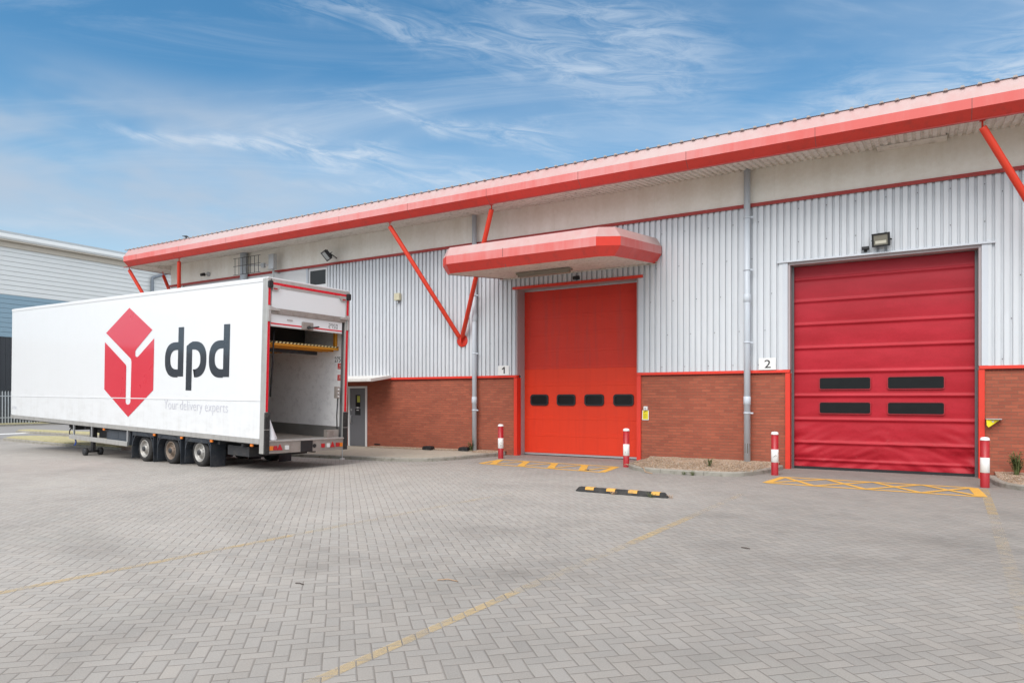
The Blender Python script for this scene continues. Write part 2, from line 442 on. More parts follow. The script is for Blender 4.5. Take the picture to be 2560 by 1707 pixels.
# hatched keep-clear boxes in front of the doors
def hatch(name, BL, BR, FR, FL, nz, crossed, label):
    mb = MB(); P = lambda q: Vector((q[0], q[1], 0)); BL, BR, FR, FL = map(P, (BL, BR, FR, FL))
    zz = [.004]
    def st(a, b, w): strip(mb, a, b, w, 0, zz[0]); zz[0] += .0004
    st(BL, BR, .12); st(FL, FR, .12); st(BL, FL, .15); st(BR, FR, .17)
    for i in range(nz):
        a0, a1 = BL.lerp(BR, i/nz), BL.lerp(BR, (i+1)/nz); b0, b1 = FL.lerp(FR, i/nz), FL.lerp(FR, (i+1)/nz)
        am = a0.lerp(a1, .5); bmid = b0.lerp(b1, .5)
        if crossed: st(a0, b1, .11); st(b0, a1, .11)
        else: st(a0, b0.lerp(b1, .42), .18); st(b0.lerp(b1, .42), a1, .10)
    return obj(name, mb, M['mark'], kind='structure', label=label, recalc=False)
hatch('hatched_marking', (-10.15,-1.52), (-6.60,-1.75), (-6.42,-3.10), (-10.03,-2.72), 4, False, 'yellow hatched box painted in front of the door marked 1')
hatch('hatched_marking', (-2.62,-1.95), (.80,-2.02), (.86,-3.38), (-2.76,-3.22), 4, True, 'yellow hatched box painted in front of the door marked 2')
mb = MB(); strip(mb, (.97,-2.1), (.87,-5.5), .13); obj('line_marking', mb, M['mark_faded'], kind='structure', label='yellow line running out from the box of door 2', recalc=False)
mb = MB(); strip(mb, (.87,-5.5), (.62,-13.0), .13); obj('line_marking', mb, M['mark_ghost'], kind='structure', label='worn away end of the yellow line at right', recalc=False)
mb = MB(); strip(mb, (-7.12,-17.2), (-6.78,-11.9), .11); obj('line_marking', mb, M['mark_faded'], kind='structure', label='faded yellow bay line at left', recalc=False)
mb = MB(); strip(mb, (-6.78,-11.9), (-6.40,-6.6), .12); obj('line_marking', mb, M['mark_ghost'], kind='structure', label='worn far end of the left bay line', recalc=False)
mb = MB(); strip(mb, (-3.20,-16.2), (-3.10,-12.6), .095); obj('line_marking', mb, M['mark_faded'], kind='structure', label='faded yellow bay line in the middle', recalc=False)
mb = MB(); strip(mb, (-3.10,-12.6), (-2.98,-10.2), .12); strip(mb, (-2.90,-8.0), (-2.80,-5.2), .12); obj('line_marking', mb, M['mark_ghost'], kind='structure', label='worn far end of the middle bay line', recalc=False)
mb = MB(); strip(mb, (-2.98,-10.2), (-2.90,-8.0), .12); obj('line_marking', mb, M['mark_faded'], kind='structure', label='short yellow piece of the middle bay line', recalc=False)

# ------------------------------------------------------------------ kerbs, pavement, gravel beds
def kerb(path, label, w=.125, h=.10, unit=.915, top0=None):
    pts = smooth_path([Vector((x, y, 0)) for x, y in path], .09)
    mb = MB(); acc = 0.0; seg = [pts[0]]; segs = []
    for a, b in zip(pts, pts[1:]):
        acc += (b-a).length; seg.append(b)
        if acc > unit: segs.append(seg); seg = [b]; acc = 0.0
    segs.append(seg)
    for sg in segs:
        if len(sg) < 2: continue
        j = random.uniform(-.006, .006); rows = []
        for i, p in enumerate(sg):
            d = (sg[min(i+1, len(sg)-1)] - sg[max(i-1, 0)]).normalized(); n = Vector((-d.y, d.x, 0))
            q = p + (d*.004 if i == 0 else -d*.004 if i == len(sg)-1 else Vector())
            z = gz(p.x)
            rows.append([q + Vector((0,0,z-.05)), q + Vector((0,0,z+h-.02+j)), q + n*.02 + Vector((0,0,z+h+j)), q + n*w + Vector((0,0,z+h+j)), q + n*w + Vector((0,0,z-.05))])
        vs = [v for r in rows for v in r]; fs = [(0,1,2,3,4), tuple(5*(len(rows)-1)+k for k in (4,3,2,1,0))]
        for i in range(len(rows)-1):
            for k in range(5): fs.append((5*i+k, 5*(i+1)+k, 5*(i+1)+(k+1)%5, 5*i+(k+1)%5))
        mb.add(vs, fs)
    obj('kerb', mb, M['kerb'], kind='structure', label=label)
    return pts
def bed(pts, inset, ywall, top, rise):
    """ground surface between a kerb line and the wall"""
    mb = MB(); N = 10; rows = []
    for i, p in enumerate(pts):
        d = (pts[min(i+1, len(pts)-1)] - pts[max(i-1, 0)]).normalized(); n = Vector((-d.y, d.x, 0))
        a = p + n*inset; row = []
        for k in range(N+1):
            t = k/N; y = a.y + (ywall - a.y)*t
            z = gz(a.x) + top + rise*t + (mnoise.noise(Vector((a.x*2.2, y*2.2, 3)))*.02 if rise else 0)*min(1, t*4)
            row.append(Vector((a.x, y, z)))
        rows.append(row)
    n1 = N+1; vs = [v for r in rows for v in r]
    mb.add(vs, [(i*n1+k, i*n1+k+1, (i+1)*n1+k+1, (i+1)*n1+k) for i in range(len(rows)-1) for k in range(N)], 0, True)
    return mb
def pebbles(mb, region, n, zf):
    for _ in range(n):
        x, y = region()
        r = random.uniform(.009, .020); z = zf(x, y) + r*.4
        vs = [(x+r*random.uniform(.7,1.3), y, z), (x-r, y+r*.2, z), (x, y+r*random.uniform(.6,1.2), z), (x+r*.2, y-r, z), (x, y, z+r*.7), (x, y, z-r)]
        mb.add(vs, [(0,2,4),(2,1,4),(1,3,4),(3,0,4),(2,0,5),(1,2,5),(3,1,5),(0,3,5)], 0)
k1 = kerb([(-26,-3.62),(-20,-3.55),(-14.2,-3.46),(-12.4,-3.40),(-11.6,-3.02),(-11.18,-2.1),(-11.0,-1.2),(-10.78,-.25)], 'long concrete kerb curving in to the door marked 1')
mbp = bed(k1, .125, -.004, .088, 0.0)
obj('pavement', mbp, M['concrete'], kind='structure', label='raised concrete pavement in front of the brick wall')
def gravel_strip():
    mb = MB(); n = 40
    vs = []
    for i in range(n+1):
        x = -16.3 + (5.4)*i/n; w = .32 + .12*mnoise.noise(Vector((x*1.3, 0, 0))) + (.35 if x > -11.8 else 0)
        for t in (0, .5, 1): vs.append((x, -.006 - w*(1-t), gz(x) + .092 + .03*t))
    mb.add(vs, [(3*i+k, 3*i+k+1, 3*i+3+k+1, 3*i+3+k) for i in range(n) for k in range(2)], 0, True)
    pebbles(mb, lambda: (random.uniform(-16.2,-11.0), -random.uniform(.02,.42)**1.0), 900, lambda x, y: gz(x) + .10)
    obj('gravel', mb, M['gravel'], kind='stuff', label='thin strip of gravel along the foot of the brick wall left of door 1')
gravel_strip()
k2 = kerb([(-6.46,-.28),(-6.44,-1.0),(-6.28,-1.75),(-5.75,-2.42),(-5.0,-2.58),(-4.2,-2.56),(-3.55,-2.42),(-3.22,-1.75),(-3.02,-1.0),(-2.92,-.25)], 'kerb round the gravel bed between the two doors')
mb = bed(k2, .125, -.004, .085, .075)
pebbles(mb, lambda: (random.uniform(-6.25,-3.2), random.uniform(-2.2,-.03)), 2600, lambda x, y: .10 + .05*(1 + y/2.3))
obj('gravel', mb, M['gravel'], kind='stuff', label='tan gravel bed between the two doors')
k3 = kerb([(1.16,-.22),(1.17,-.9),(1.32,-1.7),(1.9,-2.3),(2.9,-2.5),(6,-2.55),(10,-2.55)], 'kerb of the gravel bed right of door 2')
mb = bed(k3, .125, -.004, .085, .075)
pebbles(mb, lambda: (random.uniform(1.35,4), random.uniform(-1.5,-.03)), 1200, lambda x, y: .10 + .05*(1 + y/2.3))
obj('gravel', mb, M['gravel'], kind='stuff', label='gravel bed right of door 2')

# ------------------------------------------------------------------ the warehouse
WX0, WX1 = -27.75, 12.0
WH = thing('warehouse', 'long silver clad warehouse with red brick base, red eaves and two big red doors', 'warehouse')
D1 = (-10.50, -6.72, 5.0); D2 = (-2.80, 1.00, 4.95)
# brick base
mb = MB()
for a, b in ((WX0, -17.42), (-16.54, D1[0]-.11), (D1[1]+.12, D2[0]-.11), (D2[1]+.11, WX1)):
    mb.box((a, 0, -.2), (b, .30, 2.35))
mb.box((-17.42, 0, 2.14), (-16.54, .30, 2.35))
obj('brick_wall', mb, M['brick'], WH)
# dark soldier course just under the flashing
for a, b in ((-15.45, D1[0]-.13), (D1[1]+.14, D2[0]-.13), (D2[1]+.13, WX1)):
    x = a; mb = MB()
    while x < b - .08:
        mb.box((x, -.006, 2.295), (x+.066, .02, 2.348)); x += .075
    obj('header_course', mb, M['brick_header'], WH)
# red flashing above the brick, over the cladding, and posts round the doors
mb = MB()
for a, b in ((WX0, D1[0]-.005), (D1[1]+.005, D2[0]-.005), (D2[1]+.005, WX1)):
    mb.box((a, -.055, 2.352), (b, .1, 2.412))
    mb.box((a, -.062, 2.340), (b, -.052, 2.372))
obj('base_flashing', mb, M['red_trim'], WH, bevel=.004)
mb = MB()
mb.box((WX0-.15, -.075, 6.50), (WX1, .1, 6.565)); mb.box((WX0-.15, -.085, 6.475), (WX1, -.073, 6.52))
obj('upper_flashing', mb, M['red_dull'], WH, bevel=.004)
mb = MB()
for x0, x1 in ((D1[0]-.11, D1[0]+.0), (D1[1]-.0, D1[1]+.12), (D2[0]-.11, D2[0]), (D2[1], D2[1]+.11)):
    mb.box((x0, -.045, -.05), (x1, .20, 2.338))
obj('door_post', mb, M['red_trim'], WH, bevel=.006)
# reveals
mb = MB()
for (x0, x1, zt) in (D1, D2):
    mb.box((x0-.05, .203, -.05), (x0, .52, zt)); mb.box((x1, .203, -.05), (x1+.05, .52, zt))
    mb.box((x0-.05, -.02, 2.415), (x0, .202, zt)); mb.box((x1, -.02, 2.415), (x1+.05, .202, zt))
    mb.box((x0-.05, -.02, zt), (x1+.05, .52, zt+.06))
obj('door_reveal', mb, mat('reveal', (.40,.35,.36), .5, var=.1), WH)
# trapezoidal cladding
def cladding(rects, pitch=.155):
    mb = MB()
    for x0, x1, z0, z1 in rects:
        prof = []; k = math.floor(x0/pitch)
        while k*pitch < x1 + pitch:
            b = k*pitch
            for dx, y in ((0,-.002),(.046,-.002),(.051,-.046),(.145,-.046),(.150,-.002)):
                prof.append((b+dx, y))
            k += 1
        prof = [p for p in prof if x0 < p[0] < x1]
        prof = [(x0, prof[0][1])] + prof + [(x1, prof[-1][1])]
        vs = [(x, y, z) for x, y in prof for z in (z0, z1)]
        for i in range(len(prof)-1):
            (xa, ya), (xb, yb) = prof[i], prof[i+1]
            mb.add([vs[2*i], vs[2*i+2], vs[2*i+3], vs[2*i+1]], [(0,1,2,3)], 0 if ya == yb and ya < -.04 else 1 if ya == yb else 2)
    return mb
ct = 6.49
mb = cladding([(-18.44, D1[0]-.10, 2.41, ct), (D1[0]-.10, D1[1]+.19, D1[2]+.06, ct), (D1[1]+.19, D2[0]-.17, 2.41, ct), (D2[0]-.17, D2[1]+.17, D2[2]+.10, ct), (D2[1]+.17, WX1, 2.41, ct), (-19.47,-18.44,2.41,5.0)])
o = obj('cladding', mb, [M['silver'], M['silver_groove_shade'], M['silver_edge_shade']], WH, recalc=False)
mb = MB(); random.seed(3)   # fixing screws
for k in range(int(WX0/.155), int(WX1/.155)):
    x = k*.155 + .024
    if x < -18.4 or (D1[0]-.3 < x < D1[1]+.3 and True) or (D2[0]-.3 < x < D2[1]+.3): zs = (5.5, 6.3) if x > -18.4 else ()
    else: zs = (2.55, 3.4, 4.3, 5.2, 6.1)
    for z in zs:
        if (k*3 + int(z*10)) % 4 == 0: mb.box((x-.009, -.014, z-.009), (x+.009, -.001, z+.009))
obj('fixing_screws', mb, mat('screw', (.16,.16,.17), .5), WH)
mb = MB()
mb.box((D1[1]+.052, -.05, 2.415), (D1[1]+.19, .0, D1[2]-.02)); mb.box((D2[0]-.17, -.05, 2.415), (D2[0]-.052, .0, D2[2]+.06)); mb.box((D2[1]+.052, -.05, 2.415), (D2[1]+.17, .0, D2[2]+.06))
mb.box((D1[0]-.10, -.05, 2.415), (D1[0]-.052, .0, D1[2]-.02))
mb.box((D2[0]-.29, -.085, D2[2]+.061), (D2[1]+.29, .0, D2[2]+.10))
obj('jamb_flashing', mb, M['silver_plain'], WH, bevel=.003)
mb = MB(); mb.box((D1[0]-.13, -.10, D1[2]-.018), (D1[1]+.19, -.02, D1[2]+.055))
obj('door_lintel', mb, M['red_trim'], WH, bevel=.004)
# backing wall, white panels, cream band
mb = MB()
mb.box((WX0, .02, 5.10), (WX1, .28, 7.6))
for a, b in ((WX0, -17.5), (-16.5, D1[0]-.12), (D1[1]+.12, D2[0]-.12), (D2[1]+.12, WX1)): mb.box((a, .04, 2.40), (b, .28, 5.10))
for a, b in ((D1[0]-.3, D1[1]+.3), (D2[0]-.3, D2[1]+.3)): mb.box((a, .6, -.1), (b, .9, 5.6))
mb.box((WX0, .32, -.2), (WX0+.3, 40, 7.6)); mb.box((WX1-.3, .32, -.2), (WX1, 40, 7.6)); mb.box((WX0, 39.7, -.2), (WX1, 40, 7.6))
obj('inner_wall', mb, M['white_panel'], WH)
mb = MB()
xs = [WX0]; x = -24.55
while x < WX1: xs.append(x); x += 3.05
xs.append(WX1)
for a, b in zip(xs, xs[1:]): mb.box((a+.004, -.035, 6.567), (b-.004, .015, 7.55))
for a in xs[1:-1]: mb.box((a-.035, -.042, 6.567), (a+.035, -.0352, 7.55))
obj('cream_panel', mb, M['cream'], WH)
mb = MB(); mb.box((-22.75, -.045, 2.42), (-19.49, .015, 6.474)); mb.box((WX0, -.045, 2.42), (-26.9, .015, 6.474))
obj('white_infill', mb, M['white_panel'], WH)
# windows high on the wall, mostly behind the trailer
def wall_window(x0, x1, z0, z1, transom):
    fr = MB(); y0, y1 = -.01, .018
    fr.box((x0, y0, z0), (x0+.07, y1, z1)); fr.box((x1-.07, y0, z0), (x1, y1, z1)); fr.box((x0+.07, y0, z1-.07), (x1-.07, y1, z1)); fr.box((x0+.07, y0, z0), (x1-.07, y1, z0+.07))
    fr.box((x0+.07, y0, transom-.05), (x1-.07, y1, transom+.05))
    w = obj('window', fr, M['upvc'], WH, bevel=.004)
    mb = MB(); mb.box((x0+.07, .006, z0+.07), (x1-.07, .016, transom-.05)); mb.box((x0+.07, .006, transom+.05), (x1-.07, .016, z1-.07))
    obj('pane', mb, M['glass'], w)
wall_window(-19.40, -18.46, 5.02, 6.44, 5.80)
wall_window(-26.85, -24.9, 4.6, 6.44, 5.6); wall_window(-24.85, -22.8, 4.6, 6.44, 5.6)
mb = MB(); mb.box((-19.49, -.047, 5.02), (-19.41, .012, 6.474)); obj('window_jamb', mb, M['pipe'], WH)

# eaves: faceted fascia running along the front and round the gable end
def band(plan, prof, zf, i0, i1, joints=None):
    """faces of a fascia facet: plan(d) -> outline for outward offset d; prof = (offset, height)"""
    mb = MB(); (d0, h0), (d1, h1) = prof[i0], prof[i1]
    A, B = plan(d0), plan(d1)
    for k in range(len(A)-1):
        n = max(1, int((Vector(A[k])-Vector(A[k+1])).length/1.4))
        for q in range(n):
            t0, t1 = q/n, (q+1)/n
            f = lambda L, t, h: (L[k][0]+(L[k+1][0]-L[k][0])*t, L[k][1]+(L[k+1][1]-L[k][1])*t, zf(L[k][1]+(L[k+1][1]-L[k][1])*t)+h)
            mb.quad(f(A, t0, h0), f(A, t1, h0), f(B, t1, h1), f(B, t0, h1), 0)
    return mb
EX, EY, ch = -28.72, -1.5, .30
def eplan(d): return [(WX1, EY-d), (EX+ch, EY-d), (EX-d, EY+ch), (EX-d, 40)]
EP = [(0, 0), (.20, .175), (.20, .375), (-.03, .70)]; ez = lambda y: 7.20
lower = obj('fascia', band(eplan, EP, ez, 0, 1), M['red_fascia'], WH, recalc=False)
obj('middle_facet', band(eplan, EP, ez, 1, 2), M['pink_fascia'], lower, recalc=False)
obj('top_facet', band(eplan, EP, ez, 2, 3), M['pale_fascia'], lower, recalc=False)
# joint straps between fascia lengths
x = -2.03 - 2.83*9
mat('joint', (.33,.10,.09), .6, var=.2)
while x < WX1:
    mb = MB()
    pts = [(EY-d-.004, 7.20+h) for d, h in EP]
    for (y0, z0), (y1, z1) in zip(pts[:2], pts[1:3]):
        mb.quad((x-.007, y0, z0), (x+.007, y0, z0), (x+.007, y1, z1), (x-.007, y1, z1))
    obj('fascia_joint', mb, bpy.data.materials['joint'], lower); x += 2.83
mb = MB(); mb.box((EX-.02, EY-.012, 7.185), (WX1, EY+.03, 7.203)); obj('drip_edge', mb, M['red_dull'], lower)
def ribbed_soffit(x0, x1, yfun, zfun, pitch=.155):
    mb = MB(); prof = []; k = math.floor(x0/pitch)
    while k*pitch < x1:
        for dx, z in ((0,0),(.075,0),(.092,.035),(.138,.035)): prof.append((k*pitch+dx, z))
        k += 1
    prof = [p for p in prof if x0 < p[0] < x1]
    vs = []
    for x, z in prof:
        ya, yb = yfun(x); vs += [(x, ya, zfun(ya)+z), (x, yb, zfun(yb)+z)]
    mb.add(vs, [(2*i, 2*i+1, 2*i+3, 2*i+2) for i in range(len(prof)-1)]); return mb
esl = lambda y: 7.205 + .205*max(0, min(1, (y+1.5)/1.5))
obj('soffit', ribbed_soffit(EX+.02, WX1, lambda x: (EY+.005, .02) if x > WX0 else (EY+.005, 40), esl), M['soffit'], WH, recalc=False)
mb = MB(); mb.box((-.92, -.42, 7.345), (.42, -.32, 7.40)); mb.box((-.92,-.42,7.36), (-.90,-.01,7.42)); mb.box((.40,-.42,7.36), (.42,-.01,7.42))
mb.box((-.92,-.42,7.34), (.42,-.02,7.352))
sv = obj('soffit_vent', mb, M['soffit'], WH)
mb = MB()
for k in range(6): mb.box((-.80+k*.2, -.424, 7.402), (-.72+k*.2, -.40, 7.43))
obj('vent_hole', mb, M['black'], sv)
mb = MB()
mb.add([(EX, EY, 7.90), (WX1, EY, 7.90), (WX1, 20, 9.6), (EX, 20, 9.6), (EX, 40, 7.9), (WX1, 40, 7.9)], [(0,1,2,3),(3,2,5,4)])
x = -28.55
while x < WX1:
    mb.prism([(-.045,0),(-.028,.032),(.028,.032),(.045,0)], lambda a, b, h, x=x: (x+a, h, 7.885 + (h+1.5)*.079 + b), EY-.02, 4.0); x += .2835
obj('roof', mb, M['roof'], WH)
mb = MB(); x = -28.55
while x < WX1:
    mb.prism([(-.04,0),(-.026,.036),(.026,.036),(.04,0)], lambda a, b, h, x=x: (x+a, h, 7.884 + b), EY-.045, EY-.018); x += .2835
q = obj('rib_end_shade', mb, mat('rib_end_shade', (.40,.36,.34), .7, var=.3), WH); q['kind'] = 'stuff'  # dark pieces put at the roof rib ends, standing for the shaded voids
# sloping struts in V pairs: tube, pins, wall plate
def strut(base, tops, drop=True):
    B = Vector(base)
    for T in tops:
        T = Vector(T); d = (T-B).normalized(); mb = MB()
        a, b = B + d*.10, T - Vector((0,0,.14)); dd = (b-a).normalized()
        mb.tube([a, a+dd*.06, b-dd*.03, b], [.035, .07, .07, .066], 16)
        s = obj('strut', mb, M['red_strut'], WH)
        pm = MB().tube([b, T], .018, 8); pm.cbox(T - Vector((0,0,.01)), (.10,.06,.02))
        obj('pin', pm, M['red_trim'], s)
    mb = MB(); Mx = Matrix.Translation((B.x, -.048, B.z)) @ Matrix.Rotation(R(90), 4, 'X')
    mb.lathe([(0,.02),(.185,.02),(.20,.012),(.20,0)], Mx, 28); mb.cbox((B.x, -.11, B.z+.03), (.05,.12,.16)); mb.tube([(B.x-.06,-.13,B.z+.06),(B.x+.06,-.13,B.z+.06)], .02, 8)
    obj('wall_plate', mb, M['red_trim'], WH)
strut((-12.49, -.10, 3.53), [(-14.36, -1.33, 7.235), (-10.58, -1.33, 7.235)])
strut((2.90, -.10, 3.53), [(.99, -1.33, 7.235), (4.8, -1.33, 7.235)])
strut((-27.1, -.10, 3.53), [(-28.86+.22, -1.33, 7.235), (-25.2, -1.33, 7.235)])
s = obj('strut', MB().tube([(-27.85, 1.2, 3.6), (-28.36, .0, 7.06)], .07, 14), M['red_strut'], WH)
obj('pin', MB().tube([(-28.36, .0, 7.06), (-28.38, -.02, 7.30)], .018, 8), M['red_trim'], s)
# downpipes
def downpipe(x, y=-.16, r=.072, zb=.0, zt=7.41, stain=False):
    mb = MB().tube([(x, y, zb), (x, y, zt)], r, 18)
    for z in (1.66, 4.2): mb.tube([(x, y, z-.10), (x, y, z-.09), (x, y, z+.09), (x, y, z+.10)], [r, r+.010, r+.010, r], 18)
    p = obj('downpipe', mb, M['pipe'], WH)
    for z in (1.35, 3.1, 4.9, 6.2):
        bk = MB(); bk.tube([(x, y, z-.02), (x, y, z+.02)], r+.008, 18); bk.box((x+r-.01, y-.015, z-.018), (x+r+.07, y+.015, z+.018)); bk.box((x-.03, y, z-.018), (x+.03, -.0, z+.018))
        obj('bracket', bk, M['pipe'], p)
    if stain:
        st = MB().lathe([(r+.003, .36), (r+.003, .60)], Matrix.Translation((x, y, 0)) @ Matrix.Rotation(R(-115), 4, 'Z'), 8)
        v, f = st.v, [q for i, q in enumerate(st.f) if i in (0, 1)]
        sm = MB(); sm.v = v; sm.f = f; sm.mi = [0]*len(f); sm.sm = [True]*len(f)
        obj('stain', sm, M['pipe_stain'], p, recalc=False)
downpipe(-11.96, zb=.02); downpipe(-3.78, y=-.17, r=.078, zb=.09, stain=True); downpipe(-22.78, y=-.2, r=.14)

# door 1: red sectional door
Y1 = .42
d1 = thing_door = None
mb = MB()
zs = [.075 + i*.1005 for i in range(50)]; zs[-1] = 4.99
for a, b in zip(zs, zs[1:]):
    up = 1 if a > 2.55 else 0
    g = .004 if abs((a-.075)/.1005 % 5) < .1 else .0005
    x0, x1 = D1[0]+.002, D1[1]-.002
    mb.add([(x0, Y1, a), (x1, Y1, a), (x1, Y1-g*1.2, a+g*2), (x0, Y1-g*1.2, a+g*2), (x1, Y1-g*1.2, b-g), (x0, Y1-g*1.2, b-g), (x1, Y1, b), (x0, Y1, b)], [(0,1,2,3),(3,2,4,5),(5,4,6,7)], up)
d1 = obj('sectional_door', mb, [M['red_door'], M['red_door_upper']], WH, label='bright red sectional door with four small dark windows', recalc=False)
mb = MB(); mb.box((D1[0]+.01, Y1-.02, -.02), (D1[1]-.01, Y1+.02, .02)); obj('bottom_seal', mb, M['black'], d1)
obj('top_seal', MB().box((D1[0]+.01, Y1-.012, D1[2]-.05), (D1[1]-.01, Y1+.02, D1[2]-.002)), M['galv'], d1)
mb = MB(); mb.box((D1[0]+.01, Y1-.03, .021), (D1[1]-.01, Y1+.02, .074)); obj('bottom_rail', mb, M['galv'], d1)
def rrect(x0, x1, z0, z1, r, n=5):
    out = []
    for cx, cz, a0 in ((x1-r, z1-r, 0), (x0+r, z1-r, 90), (x0+r, z0+r, 180), (x1-r, z0+r, 270)):
        for k in range(n+1): a = R(a0 + 90*k/n); out.append((cx + r*math.cos(a), cz + r*math.sin(a)))
    return out
for x0, x1 in ((-10.28,-9.67), (-9.38,-8.77), (-8.48,-7.87), (-7.58,-6.97)):
    o_, i_ = rrect(x0, x1, 1.50, 1.835, .09), rrect(x0+.045, x1-.045, 1.545, 1.79, .06)
    n = len(o_); yf = Y1 - .035; vs = [(x, Y1-.004, z) for x, z in o_] + [(x, yf, z) for x, z in o_] + [(x, yf, z) for x, z in i_] + [(x, Y1-.012, z) for x, z in i_]
    mb = MB().add(vs, [(a*n+k, a*n+(k+1)%n, (a+1)*n+(k+1)%n, (a+1)*n+k) for a in range(3) for k in range(n)], 0, False)
    obj('window_frame', mb, M['black'], d1)
    obj('window_pane', MB().add([(x, Y1-.013, z) for x, z in i_], [tuple(range(n))]), M['glass_dark'], d1)

# door 2: dark red fabric fold-up door
Y2 = .30
seams = [4.62, 4.08, 3.51, 2.94, 2.355, 1.78, 1.205, .645, .22]
def curtain(x, z):
    y = 0.0
    for s in seams:
        d = z - s
        y -= .042*math.exp(-(d/.030)**2) * (1 if s > .3 else .7)
        if 0 < d < .55: y -= .010*math.sin(math.pi*d/.55)
    low = max(0, min(1, (1.25 - z)/.9))
    w = mnoise.noise(Vector((x*1.1 + z*1.6, z*2.6 - x*.9, 1.7)))
    e = max(0, min(1, (abs(x + .9) - .9)/1.0))
    y += low*(.060*w + .045*mnoise.noise(Vector((x*3.5 + z*5*(1 if x > -.9 else -1), z*4.5, 9))))*(.45 + .75*e) + .006*mnoise.noise(Vector((x*.8, z*3, 4)))
    return Y2 + y
mb = MB(); nx = 110; zs = []
z = .06
while z < 4.94: zs.append(z); z += .022
zs.append(4.94)
for z in zs:
    for i in range(nx+1):
        x = D2[0] + .012 + (D2[1]-D2[0]-.024)*i/nx; mb.v.append(Vector((x, curtain(x, z), z)))
for j in range(len(zs)-1):
    for i in range(nx):
        a = j*(nx+1)+i; mb.f.append([a, a+1, a+nx+2, a+nx+1]); mb.mi.append(0); mb.sm.append(True)
def pvc_mat():
    m, nt, b = newmat('red_pvc'); co, (x, y, z) = objco(nt)
    n = noise(nt, vec(nt, x*.5, y, z*1.6), 1.5, 6.0, .6); f = noise(nt, co, 26.0, 5.0, .7)
    c = mix(nt, (n*.7 + f*.3).smooth(.32, .68), (.37,.006,.016), (.48,.015,.031))
    sc = noise(nt, vec(nt, x*2.0, y, z*2.6), 2.0, 6.0, .7).smooth(.60, .78) * z.smooth(1.7, .3) * .6
    c = mix(nt, sc, c, (.52,.12,.13))
    c = mix(nt, z.smooth(3.2, 4.9)*.45, c, (.25,.02,.03))  # eaves shade painted in: colour darkens towards the top of the door
    b.inputs['Specular IOR Level'].default_value = .35
    nt.links.new(c, b.inputs['Base Color']); nt.links.new((f*.25 + .42).k, b.inputs['Roughness'])
    nt.links.new(bump(nt, f, .0015), b.inputs['Normal']); return m
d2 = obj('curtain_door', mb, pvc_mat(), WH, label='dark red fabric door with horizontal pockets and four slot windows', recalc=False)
for x0, x1 in ((-2.17,-1.085), (-.72,.375)):
    for z0, z1 in ((1.94,2.205), (1.36,1.615)):
        mb = MB().prism(rrect(x0, x1, z0, z1, .04), lambda a, b, h: (a, h, b), Y2-.048, Y2-.02)
        obj('window_pane', mb, M['glass_dark'], d2)
        o_ = rrect(x0-.02, x1+.02, z0-.02, z1+.02, .05)
        obj('window_border', MB().prism(o_, lambda a, b, h: (a, h, b), Y2-.044, Y2-.02), mat('pvc_border', (.36,.012,.022), .4), d2)
mb = MB(); mb.box((D2[0]+.01, Y2-.06, -.02), (D2[1]-.01, Y2+.05, .058)); obj('bottom_seal', mb, M['black'], d2)
mb = MB(); mb.box((D2[0]+.001, .205, -.02), (D2[0]+.055, Y2-.06, D2[2])); mb.box((D2[1]-.055, .205, -.02), (D2[1]-.001, Y2-.06, D2[2]))
obj('side_guide', mb, mat('guide', (.14,.145,.15), .5, metal=.3), d2)

# canopy over door 1
CXL, CXR, CY, cc = -10.93, -6.18, -3.2, .26
cz = lambda y: 5.33 + .108*y
CP = [(0,0), (.17,.235), (.17,.445), (.02,.675)]
def cplan(d): return [(CXR+d, -.05), (CXR+d, CY+cc), (CXR-cc, CY-d), (CXL+cc, CY-d), (CXL-d, CY+cc), (CXL-d, -.05)]
cn = obj('door_canopy', band(cplan, CP, cz, 0, 1), M['red_fascia'], WH, label='projecting canopy over door 1 with faded pink upper facets', recalc=False)
def split_mid(sel):
    mb = MB(); full = band(cplan, CP, cz, 1, 2)
    for f in full.f:
        n = (full.v[f[1]] - full.v[f[0]]).normalized(); diag = abs(n.x) > .2 and abs(n.y) > .2
        if diag == sel: mb.add([full.v[i] for i in f], [(0,1,2,3)])
    return mb
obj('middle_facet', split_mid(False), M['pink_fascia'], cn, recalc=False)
obj('corner_facet', split_mid(True), M['red_trim'], cn, recalc=False)
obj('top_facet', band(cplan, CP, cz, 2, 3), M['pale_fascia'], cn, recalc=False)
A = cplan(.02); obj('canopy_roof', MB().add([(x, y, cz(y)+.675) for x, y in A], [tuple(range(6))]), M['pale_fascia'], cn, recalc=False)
def cyf(x):
    e = min(x - CXL, CXR - x); return (CY + .004 + max(0, cc - e), -.05)
obj('canopy_soffit', ribbed_soffit(CXL+.01, CXR-.01, cyf, cz, .14), M['soffit'], cn, recalc=False)
mb = MB(); mb.box((CXL-.12, -.12, 5.315), (CXR+.05, -.048, 5.37)); mb.box((CXL-.12, -.12, 5.29), (CXR+.05, -.108, 5.34)); obj('wall_trim', mb, M['soffit'], cn)
mb = MB()
for x in (-8.95,): mb.quad((x-.01, CY-.004, cz(CY)), (x+.01, CY-.004, cz(CY)), (x+.01, CY-.174, cz(CY)+.235), (x-.01, CY-.174, cz(CY)+.235)); mb.quad((x-.01, CY-.174, cz(CY)+.235), (x+.01, CY-.174, cz(CY)+.235), (x+.01, CY-.174, cz(CY)+.445), (x-.01, CY-.174, cz(CY)+.445))
obj('fascia_joint', mb, bpy.data.materials['joint'], cn, recalc=False)
mb = MB(); mb.box((-9.55, -1.62, 5.02), (-8.0, -1.48, 5.09)); mb.box((-9.6, -1.64, 5.085), (-7.95, -1.46, 5.14)); 
obj('strip_light', mb, mat('strip_light', (.26,.235,.19), .5, var=.2), cn, bevel=.01)
